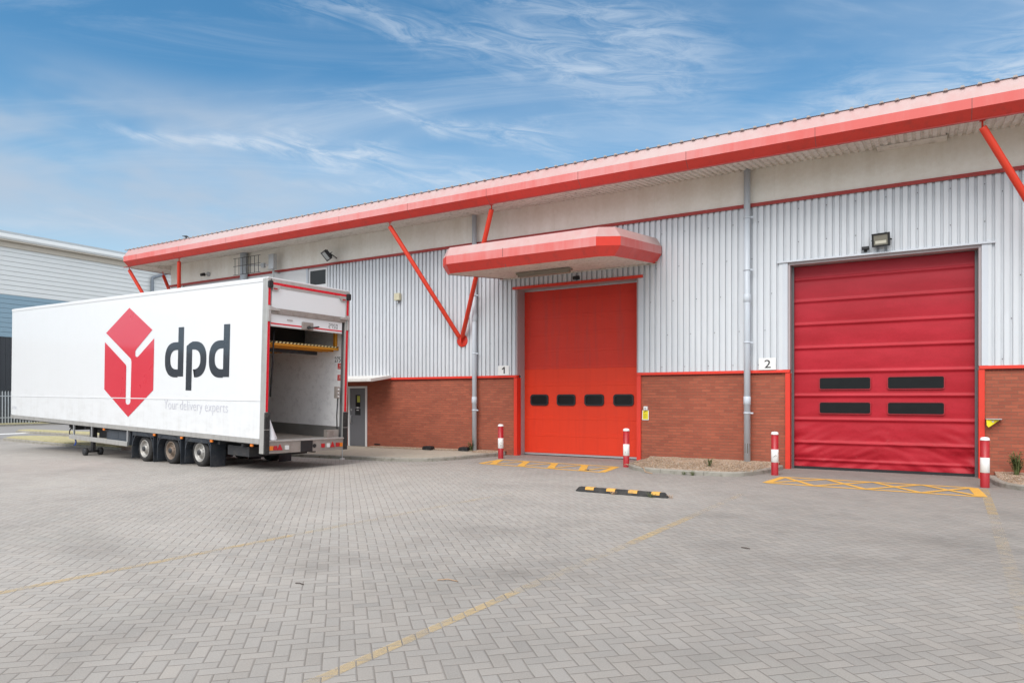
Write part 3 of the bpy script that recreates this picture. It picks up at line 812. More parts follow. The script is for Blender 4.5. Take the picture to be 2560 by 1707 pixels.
mb = MB(); mb.box((-8.62, -.10, 5.10), (-8.42, -.02, 5.20)); obj('door_sensor', mb, M['black'], WH, bevel=.01)

# personnel door and its little awning
mb = MB()
mb.box((-17.42, -.03, .05), (-17.35, .08, 2.14)); mb.box((-16.61, -.03, .05), (-16.54, .08, 2.14)); mb.box((-17.35, -.03, 2.07), (-16.61, .08, 2.139))
pd = obj('personnel_door', MB().box((-17.349, .0, .06), (-16.611, .045, 2.069)), M['grey_door'], WH, label='grey steel personnel door with a small glazed panel', bevel=.003)
obj('frame', mb, M['upvc'], pd, bevel=.004)
obj('glazing', MB().box((-17.08, -.006, 1.42), (-16.86, .01, 1.84)), M['glass_dark'], pd)
obj('sticker', MB().box((-17.0, -.010, 1.58), (-16.87, -.0062, 1.80)), mat('sticker', (.42,.44,.06), .5), pd)
mb = MB(); mb.box((-17.10, -.008, 1.13), (-16.85, -.001, 1.36), 0); obj('notice', mb, M['black'], pd)
v, f = text_mesh('o', -17.0, -16.95, 1.40, 1.41)
mb = MB(); mb.box((-17.03,-.0095,1.295), (-16.92,-.0082,1.32)); obj('notice_text', mb, M['number_plate'], pd)
obj('small_sticker', MB().box((-17.02,-.0095,1.375), (-16.94,-.0012,1.415)), M['number_plate'], pd)
mb = MB().tube([(-17.26,-.0,1.12),(-17.26,-.06,1.12),(-17.26,-.06,.86),(-17.26,0,.86)], .014, 8); mb.box((-17.30,-.02,1.28), (-17.25,0,1.36)); obj('handle', mb, M['galv'], pd)
mb = MB()
mb.prism([(-.0,2.50),(-1.05,2.36),(-1.05,2.27),(-1.0,2.26),(-.0,2.40)], lambda a, b, h: (h, a, b), -18.4, -15.42)
obj('awning', mb, M['awning'], WH, label='shallow white awning over the personnel door', bevel=.006)
mb = MB(); mb.box((-16.2, -.02, .13), (-15.95, -.0, .17)); obj('air_brick', mb, M['black'], WH)

# ------------------------------------------------------------------ things fixed on the warehouse wall
def number_sign(ch_, x0, x1, z0, z1, label):
    t = thing('number_sign', label, 'sign', ((x0+x1)/2, -.07, z0), 'number signs by the doors')
    obj('panel', MB().box((x0, -.075, z0), (x1, -.060, z1)), M['number_plate'], t, bevel=.003)
    w, h = x1-x0, z1-z0
    k = .125 if ch_ == '1' else .27
    v, f = text_mesh(ch_, x0+w*(.5-k*.6), x0+w*(.5+k*.75), z0+h*.16, z1-h*.16, .006)
    if ch_ == '1':
        v = [(x0+w*.37+a, z0+h*.17+b) for a, b in ((.055,0),(.100,0),(.100,.2),(.065,.2),(.0,.150),(.0,.112),(.055,.142))]; f = [(0,1,2,3,4,5,6)]
        f = [tuple(q) for q in tessellate_polygon([[Vector((a, b, 0)) for a, b in v]])]
    obj('numeral', MB().add([(x, -.0765, z) for x, z in v], f), M['ink'], t, recalc=False)
number_sign('1', -11.15, -10.76, 2.415, 2.71, 'small white number 1 sign on the cladding')
number_sign('2', -3.52, -3.12, 2.415, 2.71, 'small white number 2 sign on the cladding')

def floodlight(c, yaw_, tilt, w, h, label, led):
    t = thing('flood_light', label, 'floodlight', c, 'floodlights on the warehouse')
    Rm = Matrix.Rotation(R(yaw_), 3, 'Z') @ Matrix.Rotation(R(tilt), 3, 'X'); C = Vector(c)
    P = lambda x, y, z: C + Rm @ Vector((x, y, z))
    hs = MB().cbox(C, (w, .07, h), 0, Rm)
    for k in range(6): hs.cbox(P(-w*.4 + k*w*.16, .055, 0), (.012, .05, h*.8), 0, Rm)
    hs = obj('housing', hs, M['black'], t, bevel=.01)
    fr = MB()
    for a, b in (((0, -.04, h/2-.018), (w, .03, .036)), ((0, -.04, -h/2+.018), (w, .03, .036)), ((w/2-.018, -.04, 0), (.036, .03, h-.072)), ((-w/2+.018, -.04, 0), (.036, .03, h-.072))):
        fr.cbox(P(*a), b, 0, Rm)
    obj('bezel', fr, M['black'], hs)
    obj('lens', MB().cbox(P(0, -.038, 0), (w-.074, .006, h-.074), 0, Rm), mat('lens', (.42,.44,.42) if led else (.22,.21,.17), .15, var=.15), hs)
    if not led: obj('lamp', MB().cbox(P(0, -.043, -h*.16), (w*.62, .004, h*.22), 0, Rm), mat('reflector', (.62,.60,.50), .2), hs)
    br = MB(); br.tube([P(-w/2-.015, 0, 0), P(-w/2-.015, .14, -.02), P(w/2+.015, .14, -.02), P(w/2+.015, 0, 0)], .012, 6)
    br.tube([P(0, .14, -.02), (C.x, -.04, C.z-.02)], .02, 8)
    obj('bracket', br, M['black'], t)
    return t
floodlight((-.84, -.20, 5.30), -8, 12, .36, .30, 'black square floodlight above the door marked 2', False)
floodlight((-17.95, -.52, 6.72), -30, 40, .50, .36, 'grey tilted floodlight above the upper window', True)
t = thing('motion_sensor', 'little dark sensor beside the floodlight over door 2', 'sensor', (-1.16, -.1, 5.12))
obj('body', MB().cbox((-1.16, -.11, 5.16), (.16,.10,.07)), M['black'], t, bevel=.012); obj('mount', MB().box((-1.19,-.09,5.08), (-1.13,-.04,5.13)), M['black'], t)
t = thing('alarm_sounder', 'small cream sounder box high on the cladding', 'alarm box', (-15.09, -.1, 4.98))
obj('body', MB().box((-15.2,-.17,4.98), (-14.97,-.047,5.22)), M['beige'], t, bevel=.02); obj('bracket', MB().box((-15.12,-.12,4.90), (-15.06,-.05,4.979)), M['galv'], t)
t = thing('security_camera', 'small dark security camera under the eaves above the trailer', 'camera', (-25.2, -.1, 6.77))
mb = MB().tube([(-25.32,-.30,6.75),(-25.32,-.13,6.80)], [.055,.07], 12); obj('body', mb, M['black'], t); obj('bracket', MB().tube([(-25.32,-.14,6.80),(-25.15,-.09,6.80),(-25.15,-.02,6.80)], .03, 8).tube([(-25.15,-.10,6.80),(-25.15,-.036,6.80)], .09, 14), M['galv'], t)
# grid aerial on its mast
t = thing('wall_aerial', 'wire grid aerial on a short pole in front of the cream band', 'aerial', (-20.9, -.35, 5.9))
mb = MB().tube([(-20.9,-.35,5.75),(-20.9,-.35,6.82)], .035, 10).box((-20.93,-.35,6.05),(-20.87,-.04,6.09)).box((-20.93,-.35,6.42),(-20.87,-.08,6.46)); obj('mast', mb, M['galv'], t)
mb = MB()
for k in range(7): mb.tube([(-22.75+k*.225,-.62,6.45),(-22.75+k*.225,-.62,7.08)], .010, 6)
for z in (6.45, 6.78, 7.08): mb.tube([(-22.85,-.62,z),(-21.3,-.62,z)], .010, 6)
obj('reflector_grid', mb, M['dark_metal'], t)
mb = MB().tube([(-22.2,-.55,6.78),(-20.9,-.37,6.70)], .022, 8).cbox((-21.35,-.44,6.72),(.16,.10,.16)).box((-21.05,-.45,6.55),(-20.78,-.30,7.1)); obj('boom', mb, M['galv'], t)
# rooftop vane
t = thing('roof_aerial', 'tiny dark aerial standing on the roof edge above the trailer', 'aerial', (-25.4,-.9,7.9))
obj('pole', MB().tube([(-25.4,-.9,7.85),(-25.4,-.9,8.20)], .03, 8), M['dark_metal'], t)
obj('cross_arm', MB().tube([(-25.58,-.95,8.23),(-25.4,-.9,8.21),(-25.27,-.86,8.17)], [.010,.035,.015], 8).cbox((-25.4,-.9,8.20),(.10,.06,.06)), M['dark_metal'], t)
# switch and yellow notice right of door 1
t = thing('push_button', 'small white push button box above the yellow notice', 'switch', (-6.46,-.04,1.41))
obj('body', MB().box((-6.515,-.07,1.40),(-6.405,0,1.50)), M['white_paint'], t, bevel=.01); obj('button', MB().tube([(-6.46,-.075,1.455),(-6.46,-.09,1.455)], .02, 10), M['galv'], t)
t = thing('warning_notice', 'yellow notice with lines of small print beside door 1', 'notice', (-6.46,-.02,1.13))
obj('sheet', MB().add([(-6.575,-.012,1.13),(-6.385,-.012,1.13),(-6.385,-.008,1.395),(-6.565,-.008,1.395)], [(0,1,2,3)]), M['white_paint'], t, recalc=False)
obj('yellow_face', MB().add([(-6.555,-.015,1.15),(-6.402,-.015,1.15),(-6.402,-.011,1.385),(-6.55,-.011,1.385)], [(0,1,2,3)]), M['sign_yellow'], t, recalc=False)
mb = MB()
for k in range(6): mb.box((-6.535,-.0165,1.17+k*.025),(-6.42-.03*(k%2),-.0155,1.177+k*.025))
mb.add([(-6.525,-.0165,1.335),(-6.515,-.0165,1.325),(-6.46,-.0165,1.368),(-6.47,-.0165,1.378)], [(0,1,2,3)])
obj('print', mb, mat('print', (.25,.2,.03), .6), t, recalc=False)
# yellow bracket right of door 2
t = thing('wall_bracket', 'yellow triangular bracket on the brick right of door 2', 'bracket', (1.25,-.1,1.28))
obj('plate', MB().prism([(1.13,1.26),(1.135,1.145),(1.17,1.10),(1.36,1.25),(1.36,1.265)], lambda a, b, h: (a, -.16+(a-1.13)*.35, b) if h else (a, -.14+(a-1.13)*.35, b), 0, 1), M['sign_yellow'], t)
obj('shelf', MB().box((1.12,-.17,1.267),(1.40,-.0,1.285)), M['galv'], t)
obj('hazard_mark', MB().add([(1.22,-.137,1.235),(1.27,-.119,1.235),(1.25,-.126,1.20)], [(0,1,2)]), M['lamp_clear'], t, recalc=False)

# ------------------------------------------------------------------ bollards
def make_bollard(loc, label, H):
    t = thing('bollard', label, 'bollard', loc, 'red and white bollards beside the doors')
    I = Matrix()
    obj('post', MB().lathe([(.076,-.05),(.076,.965),(.0,.965)], I, 24), M['bollard_red'], t, local=True)
    obj('white_band', MB().lathe([(.0775,.30),(.0795,.302),(.0795,.598),(.0775,.60)], I, 24), M['white_paint'], t, local=True)
    obj('cap', MB().lathe([(.081,.945),(.081,.965),(.073,.992),(.045,1.008),(0,1.012)], I, 24), M['white_paint'], t, local=True)
    return t
b0 = make_bollard((-10.39,-1.14,0), 'bollard with scuffs like small letters on its white band, by the door marked 1', 1)
for p, l in (((-6.39,-1.63,0), 'bollard with one short scuff on its white band, near the yellow notice'), ((-2.87,-1.62,0), 'bollard with a long dark scratch on its white band, below the number 2 sign'), ((1.00,-1.81,0), 'bollard with a clean white band, in front of the yellow wall bracket')):
    dup(b0, p, l)
bl = [o for o in COL.objects if o.name.startswith('bollard') and o.parent is None]
for o, s in zip(bl, (.97,.955,.96,.96)): o.scale = (1.0, 1.0, s)
def scuff(b, marks):
    mb = MB()
    for a0, z0, a1, z1, w in marks:
        for k in range(6):
            t0, t1 = k/6, (k+1)/6; A = R(a0+(a1-a0)*t0); B = R(a0+(a1-a0)*t1); za, zb = z0+(z1-z0)*t0, z0+(z1-z0)*t1; r = .0802
            mb.quad((r*math.cos(A), r*math.sin(A), za), (r*math.cos(B), r*math.sin(B), zb), (r*math.cos(B), r*math.sin(B), zb+w), (r*math.cos(A), r*math.sin(A), za+w))
    obj('scuff', mb, mat('scuff', (.16,.12,.10), .8), b, local=True, recalc=False)
scuff(bl[0], [(-88,.40,-86,.45,.015), (-72,.37,-58,.50,.02), (-60,.36,-46,.38,.03), (-52,.46,-42,.44,.02)])
scuff(bl[1], [(-92,.40,-80,.36,.02), (-80,.38,-74,.44,.012)])
scuff(bl[2], [(-100,.40,-92,.44,.02), (-90,.43,-60,.47,.014), (-88,.38,-84,.44,.02), (-70,.42,-50,.455,.012)])

# ------------------------------------------------------------------ wheel stop
t = thing('wheel_stop', 'black rubber wheel stop with yellow patches lying on the paving', 'wheel stop', (-4.66,-6.28,0))
A0, A1 = Vector((-5.54,-6.27,0)), Vector((-3.78,-6.31,0)); dx = (A1-A0).normalized(); dn = Vector((-dx.y, dx.x, 0)); L = (A1-A0).length
def ws(a, b, z): return A0 + dx*a + dn*b + Vector((0,0,z))
hh = .085
pro = lambda q: [(-.085,0),(-.05,hh*q),(.05,hh*q),(.085,0)]
mb = MB(); st_ = [(0,.25,.6),(.07,1,.9),(L-.07,1,.9),(L,.25,.6)]
vs = [ws(a, b*w, z) for a, q, w in st_ for b, z in pro(q)]
mb.add(vs, [(4*i+k, 4*i+4+k, 4*i+4+(k+1)%4, 4*i+(k+1)%4) for i in range(3) for k in range(4)] + [(0,1,2,3),(15,14,13,12)])
obj('body', mb, M['rubber'], t, bevel=.008)
for c in (.30,.72,1.14,1.56):
    w = .095 if c < 1.5 else .085
    fy = .9; off = .003
    mb = MB(); a, b = c-w, c+w-.02
    mb.add([ws(a,-.064-off,hh*.5), ws(b,-.064-off,hh*.5), ws(b,-.047-off,hh-.002), ws(a,-.047-off,hh-.002), ws(a,-.045,hh+off), ws(b,-.045,hh+off), ws(b,.045,hh+off), ws(a,.045,hh+off)], [(0,1,2,3),(3,2,5,4),(4,5,6,7)])
    obj('yellow_patch', mb, M['yellow_tape'], t, recalc=False)

# ------------------------------------------------------------------ small things at the wall foot and on the paving
def bait_box(x, y, label):
    t = thing('bait_box', label, 'bait box', (x, y, gz(x)+.09), 'bait boxes at the wall foot')
    z = gz(x)+.095
    mb = MB().prism([(-.17,0),(-.17,.07),(-.12,.12),(.12,.12),(.17,.07),(.17,0)], lambda a, b, h: (x+a, y+h, z+b), -.11, .11)
    obj('lid', mb, M['black'], t, bevel=.012)
    obj('opening', MB().box((x-.03,y-.115,z+.012),(x+.03,y-.11,z+.05)), M['dark_metal'], t)
bait_box(-13.55, -.42, 'black bait box on the pavement under the middle of the brick wall')
bait_box(-12.22, -.32, 'black bait box touching the foot of the downpipe')
def weed(x, y, z, h, n, label, spread=.5, group=None, mat_='leaf'):
    mb = MB()
    for _ in range(n):
        a = random.uniform(0, 2*math.pi); l = h*random.uniform(.4, 1); s = spread*random.uniform(.15, 1)*h
        tip = Vector((x+math.cos(a)*s, y+math.sin(a)*s, z+l)); b0_ = Vector((x+random.uniform(-.03,.03), y+random.uniform(-.03,.03), z-.01))
        sd = Vector((-math.sin(a), math.cos(a), 0))*min(h*.045, .010)
        m_ = b0_.lerp(tip, .55) + Vector((0,0,h*.12))
        mb.add([b0_-sd*.3, b0_+sd*.3, m_+sd, m_-sd, tip], [(0,1,2,3),(3,2,4)], 0, False)
        if l > h*.6:
            for k in range(7):
                q = b0_.lerp(tip, random.uniform(.4,1)); aa = random.uniform(0, 6.28); e = Vector((math.cos(aa), math.sin(aa), .3))*min(h*.16, .06); w = Vector((-math.sin(aa), math.cos(aa), 0))*min(h*.06, .016)
                mb.add([q, q+e*.5+w, q+e, q+e*.5-w], [(0,1,2,3)])
    obj('weed', mb, M[mat_], loc=(x, y, z), label=label, cat='weed', group=group, recalc=False)
weed(1.62, -.45, .12, .54, 60, 'tall leafy weed growing from gravel below the yellow wall bracket', .4)
weed(-4.35, -1.55, .11, .22, 24, 'small green weed in the gravel bed between the doors', .9)
weed(-4.62, -2.66, .0, .10, 16, 'dull grass tuft in the paving joint at the kerb between the doors', 1.2, 'weeds along the middle kerb')
weed(-4.42, -2.68, .0, .12, 18, 'brighter, taller grass tuft in the paving joint at the kerb between the doors', 1.0, 'weeds along the middle kerb')
weed(-4.05, -6.42, .0, .09, 14, 'green grass tuft at the foot of the wheel stop', 1.3, 'weeds round the wheel stop')
weed(-3.72, -6.36, .0, .08, 12, 'dry tuft just beyond the tip of the wheel stop', 1.4, 'weeds round the wheel stop', 'straw')
weed(-4.75, -6.42, .0, .07, 12, 'low dry tuft along the middle of the wheel stop', 2.0, 'weeds round the wheel stop', 'straw')
weed(-11.99, -.30, .09, .34, 22, 'thin weed climbing the foot of the downpipe near the number 1 sign', .35)
def twig(pts, r, label, name='twig', m='twig'):
    o = obj(name, MB().tube([Vector(p) for p in pts], r, 6), M[m], loc=pts[0], label=label, cat='twig', group='twigs on the paving')
twig([(-4.99,-13.42,.006),(-4.95,-13.41,.010),(-4.89,-13.415,.006)], .005, 'short dark twig lying alone near the faded yellow bay lines')
twig([(-3.93,-12.66,.006),(-3.85,-12.60,.012),(-3.74,-12.60,.006)], .005, 'pale bent straw lying near the middle bay line', m='straw')
twig([(-1.80,-9.73,.005),(-1.74,-9.74,.008),(-1.70,-9.75,.005)], .006, 'dark twig lying on the paving in front of door 2')
twig([(-5.78,-2.30,.10),(-5.62,-2.52,.105),(-5.5,-2.72,.03),(-5.3,-2.80,.008)], .012, 'brown dry stalk hanging over the middle kerb', m='straw')
twig([(-6.95,-2.86,.01),(-6.84,-2.88,.016)], .014, 'brown scrap lying on the yellow box of door 1')

# ------------------------------------------------------------------ the trailer
U = Vector((-.99638739, .08131591, .02449265)).normalized()
Vv = Vector((.08078388, .99648923, -.011)); Vv = (Vv - U*Vv.dot(U)).normalized()
Wv = U.cross(Vv); Wv = -Wv if Wv.z < 0 else Wv
O = Vector((-13.12304175, -7.13131802, 0))
# local axes: x = -forward (towards the rear), y = across, z = up  (right handed)
X_ = -U
TM = Matrix(((X_.x, Vv.x, Wv.x, O.x), (X_.y, Vv.y, Wv.y, O.y), (X_.z, Vv.z, Wv.z, O.z), (0,0,0,1)))
TR = thing('box_trailer', 'white box trailer with red cube logo, rear shutter raised and empty inside', 'trailer', M=TM)
def uvw(u, v, w): return Vector((-u, v, w))
def ub(mb, a, b, m=0):   # box in (u, v, w)
    return mb.box((-max(a[0],b[0]), min(a[1],b[1]), min(a[2],b[2])), (-min(a[0],b[0]), max(a[1],b[1]), max(a[2],b[2])), m)
def tp(name, mb, m, parent=None, **k): return obj(name, mb, m, parent or TR, local=True, **k)
WD, LT, TP = 2.42, 15.1, 4.53
mb = MB(); fn = lambda a, b, h: uvw(a, h, b)
mb.prism([(.20,.76),(LT-.1,.76),(LT-.0,.80),(LT+.10,TP-.05),(.20,TP-.09)], fn, 0, .05)
side = tp('side_panel', mb, M['trailer_white'])
tp('side_panel', MB().prism([(.12,.76),(LT,.76),(LT+.10,TP-.05),(.12,TP-.09)], fn, WD-.05, WD), [M['int_white']])
mb = MB().prism([(LT-.06,.64),(LT-.0,.64),(LT+.10,TP-.02),(LT+.04,TP-.02)], fn, .05, WD-.05); tp('front_wall', mb, M['trailer_white'])
mb = MB().prism([(.0,TP-.03),(LT+.11,TP-.01),(LT+.11,TP+.02),(.0,TP)], fn, .0, WD)
tp('roof', mb, M['trailer_white'])
mb = MB()
mb.prism([(.20,TP-.10),(LT+.10,TP-.07),(LT+.11,TP-.0),(.20,TP-.03)], fn, -.012, .04)
for k in range(60): ub(mb, (.4+k*.245, -.016, TP-.075), (.415+k*.245, -.011, TP-.06))
tp('cant_rail', mb, M['white_panel'])
mb = MB(); mb.prism([(.20,.64),(LT-.1,.64),(LT,.68),(LT,.765),(.20,.765)], fn, -.015, .06); mb.prism([(.1,.64),(LT,.64),(LT,.765),(.1,.765)], fn, WD-.06, WD+.01)
tp('bottom_rail', mb, M['alu'])
mb = MB().prism([(.20,1.645),(LT+.02,1.42),(LT+.02,1.445),(.20,1.67)], fn, -.010, .02); tp('side_moulding', mb, M['trailer_white'])
# interior
mb = MB(); ub(mb, (.0,.05,.64), (LT-.06,WD-.05,.70)); tp('floor', mb, M['floor_ply'])
mb = MB(); ub(mb, (.06,.052,.70), (LT-.1,.075,1.00)); ub(mb, (.14,WD-.075,.70), (LT-.1,WD-.052,1.00)); tp('kick_strip', mb, M['kick'])
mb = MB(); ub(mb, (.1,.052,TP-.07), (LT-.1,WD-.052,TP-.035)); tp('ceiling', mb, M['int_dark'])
mb = MB(); ub(mb, (.25,.05,1.0), (LT-.08,.056,TP-.1)); tp('lining', mb, M['int_white'])
mb = MB(); ub(mb, (9.5,.06,.70), (9.56,WD-.06,TP-.08)); tp('bulkhead', mb, M['int_white'])
mb = MB(); ub(mb, (.34,.06,3.0), (9.4,WD-.06,3.04)); ub(mb, (.30,.06,2.985), (.34,WD-.06,3.085))
for k in range(40): ub(mb, (.5+k*.22,.06,2.95), (.56+k*.22,WD-.06,3.0))
ub(mb, (.36,WD-.14,3.05), (.44,WD-.06,3.46)); 
dk = tp('upper_deck', mb, M['yellow'], bevel=.006)
mb = MB(); x = .16
while x < WD-.12:
    mb.prism([(x,3.045),(x+.05,3.045),(x+.08,3.08),(x+.03,3.08)], lambda a, b, h: uvw(h, a, b), .292, .299); x += .105
tp('hazard_tape', mb, M['black'], dk)
mb = MB(); x = .21
while x < WD-.12:
    mb.prism([(x,3.045),(x+.05,3.045),(x+.08,3.08),(x+.03,3.08)], lambda a, b, h: uvw(h, a, b), .292, .299); x += .105
tp('pale_tape', mb, mat('pale_tape', (.80,.70,.35), .5), dk)
mb = MB(); ub(mb, (.9,.6,2.86), (1.0,2.15,2.945)); tp('cross_beam', mb, M['dark_metal'], dk)
mb = MB(); ub(mb, (1.7,.08,3.05), (1.72,WD-.06,TP-.1)); tp('deck_dark_sheet', mb, M['int_dark'])  # dark upright sheet across the space above the deck
tp('strap', MB().tube([uvw(.25,.35,3.4), uvw(.25,.34,2.6), uvw(.26,.30,1.75)], .022, 6), M['black'])
# rear frame
mb = MB()
ub(mb, (.0,-.01,.42), (.20,.07,TP-.02)); ub(mb, (.0,WD-.12,.42), (.12,WD+.012,TP-.02)); ub(mb, (.001,.10,4.30), (.14,WD-.12,TP-.02))
rf = tp('rear_frame', mb, M['alu'], bevel=.006)
mb = MB(); ub(mb, (-.006,.04,4.362), (.0,WD-.10,4.418)); tp('red_reflective_strip', mb, M['reflector_red'], rf)
for v0, v1 in ((.002,.06), (WD-.085,WD-.025)):
    mb = MB(); ub(mb, (-.006,v0,1.40), (.0,v1,3.50)); ub(mb, (-.006,v0,3.88), (.0,v1,4.27)); tp('red_reflective_strip', mb, M['reflector_red'], rf)
    mb = MB(); ub(mb, (-.05,v0-.035,.42), (.0,v1+.035,1.385))
    for k in range(7): mb.cbox(uvw(-.056,(v0+v1)/2,.50+k*.135), (.012,.03,.03))
    tp('rubbing_strip', mb, M['rubber'], rf, bevel=.008)
    mb = MB(); ub(mb, (-.055,v0-.04,.985), (.0,v1+.04,.995)); tp('band', mb, M['alu'], rf)
    mb = MB(); c = (v0+v1)/2; mb.prism(rrect(c-.055, c+.055, 4.275, 4.445, .035), lambda a, b, h: uvw(h, a, b), -.07, .0); tp('corner_buffer', mb, M['black'], rf, bevel=.01)
for s, c in ((1, .10), (-1, WD-.13)):
    mb = MB().prism([(c,4.362),(c,4.225),(c+s*.14,4.225),(c+s*.20,4.30),(c+s*.20,4.362)], lambda a, b, h: uvw(h, a, b), -.03, .0); tp('lamp_bracket', mb, M['alu'], rf)
    mb = MB(); ub(mb, (-.036,c+s*.02,4.255), (-.03,c+s*.12,4.285)); tp('marker_lamp', mb, M['lamp_red'], rf)
mb = MB(); ub(mb, (.012,.10,3.83), (.05,WD-.12,4.31)); tp('header_panel', mb, M['trailer_white'])
mb = MB(); ub(mb, (-.01,.10,3.695), (.06,WD-.12,3.828)); 
bm_ = tp('header_beam', mb, M['alu_dirty'], bevel=.008)
for s, c in ((1, .0), (-1, WD)):
    mb = MB(); ub(mb, (-.03,c-s*.005,3.50), (-.002,c+s*.075,3.86)); mb.prism([(c+s*.02,3.86),(c+s*.30,3.80),(c+s*.30,3.765),(c+s*.02,3.76)], lambda a, b, h: uvw(h, a, b), -.045, -.008); tp('hinge_plate', mb, M['alu'], bm_, bevel=.006)
mb = MB(); ub(mb, (.03,.10,3.415), (.06,2.22,3.694)); sh = tp('shutter', mb, M['trailer_white'], label='white roller shutter rolled up with a red stripe and number')
mb = MB(); ub(mb, (.025,.10,3.45), (.03,2.22,3.482)); tp('red_stripe', mb, M['reflector_red'], sh)
mb = MB(); ub(mb, (.02,.10,3.395), (.07,2.22,3.414)); tp('seal', mb, M['alu'], sh)
mb = MB(); ub(mb, (-.01,.97,3.405), (.03,1.29,3.585)); tp('latch_plate', mb, M['alu_dirty'], sh, bevel=.006)
mb = MB().tube([uvw(-.02,1.10,3.46), uvw(-.06,1.18,3.455), uvw(-.06,1.42,3.50)], .018, 8).tube([uvw(-.0,1.14,3.46), uvw(-.06,1.14,3.46)], .04, 12); tp('latch_handle', mb, M['dark_metal'], sh)
mb = MB(); ub(mb, (.012,.55,3.575), (.03,.70,3.60)); tp('grab_lip', mb, M['alu'], sh)
SEG = {'0':'abcdef','2':'abged','5':'afgcd','7':'fabc'}
def digits(txt, put, x0, w, z0, h, gap, t=.18):
    mb = MB()
    for ch_ in txt:
        b = w*t
        seg = {'a':(0,h-b,w,h),'d':(0,0,w,b),'g':(0,h/2-b/2,w,h/2+b/2),'f':(0,h/2,b,h),'e':(0,0,b,h/2),'b':(w-b,h/2,w,h),'c':(w-b,0,w,h/2)}
        for k, s_ in enumerate(SEG[ch_]):
            a0, c0, a1, c1 = seg[s_]; e = b*.12; zz = 0
            mb.quad(put(x0+a0+e, z0+c0+e), put(x0+a1-e, z0+c0+e), put(x0+a1-e+(0), z0+c1-e), put(x0+a0+e, z0+c1-e))
        x0 += w + gap
    return mb
tp('number', digits('2750', lambda a, b: uvw(.027, a, b), 1.79, .056, 3.512, .112, .02, .26), M['ink'], sh, recalc=False)
mb = MB(); ub(mb, (.04,2.29,.71), (.12,2.315,3.69)); ub(mb, (.04,.07,.71), (.10,.085,3.69)); tp('shutter_track', mb, mat('track', (.16,.16,.165), .5, metal=.3), rf)
v, f = text_mesh('2750', .46, .14, 2.68, 2.82, .01)
tp('number', MB().add([uvw(a, WD-.0515, b) for a, b in v], f), M['ink'], recalc=False)
for w0 in (2.50, 2.20):
    mb = MB(); ub(mb, (.14,WD-.056,w0), (.33,WD-.05,w0+.15)); st_ = tp('warning_sticker', mb, mat('sticker_red', (.60,.05,.05), .5))
    mb = MB(); ub(mb, (.20,WD-.0575,w0+.06), (.27,WD-.0562,w0+.12)); ub(mb, (.16,WD-.0575,w0+.025), (.31,WD-.0562,w0+.04)); tp('symbol', mb, mat('sticker_pale', (.7,.35,.33), .5), st_)
mb = MB(); ub(mb, (.05,2.12,1.74), (.16,2.22,2.04)); cb = tp('control_box', mb, M['alu_dirty'], bevel=.01)
for w0 in (1.79,1.88,1.97): tp('button', MB().tube([uvw(.05,2.17,w0+.0), uvw(.035,2.17,w0)], .024, 10), M['lamp_clear'], cb)
mb = MB().tube([uvw(.10,2.20,1.74), uvw(.11,2.19,1.3), uvw(.10,2.20,.95)], .018, 6); tp('conduit', mb, M['dark_metal'])
mb = MB(); ub(mb, (.06,1.86,.70), (.20,2.22,.93)); ub(mb, (.055,2.0,.78), (.06,2.15,.86), 0); tp('ramp_hinge_box', mb, M['alu_dirty'], bevel=.008)
# bumper with lamps
mb = MB(); ub(mb, (-.03,.085,.425), (.05,WD-.095,.70)); bp = tp('bumper', mb, M['alu_dirty'], bevel=.006)
mb = MB(); ub(mb, (-.05,.08,.700), (.3,WD-.10,.735)); tp('floor_edge', mb, M['alu'], bevel=.008)
def lamp(v0, v1, m, tri=False):
    if tri: mb = MB().prism([(v0,.50),(v1,.50),((v0+v1)/2,.64)], lambda a, b, h: uvw(h, a, b), -.05, -.03)
    else: mb = MB().prism(rrect(v0, v1, .505, .605, .012), lambda a, b, h: uvw(h, a, b), -.05, -.03)
    tp('tail_lamp' if not tri else 'reflector', mb, M[m], bp)
for v0, v1, m, t_ in ((.10,.20,'lamp_amber',0), (.215,.31,'lamp_red',0), (.31,.46,'lamp_red',1), (.53,.635,'lamp_clear',0), (1.60,1.70,'lamp_red',0), (1.77,1.86,'lamp_clear',0), (1.88,2.02,'lamp_red',1), (2.06,2.17,'lamp_red',0), (2.18,2.27,'lamp_amber',0)): lamp(v0, v1, m, t_)
mb = MB(); ub(mb, (-.045,.98,.43), (-.03,1.33,.695)); tp('socket', MB().tube([uvw(-.045,1.39,.56), uvw(-.03,1.39,.56)], .05, 14), M['black'], bp); tp('plate_holder', mb, M['black'], bp, bevel=.006)
tp('prop_leg', MB().tube([uvw(-.01,2.30,.70), uvw(-.01,2.30,.20)], .016, 8).box((-.03,2.25,.165),(.05,2.35,.20)), M['galv'])
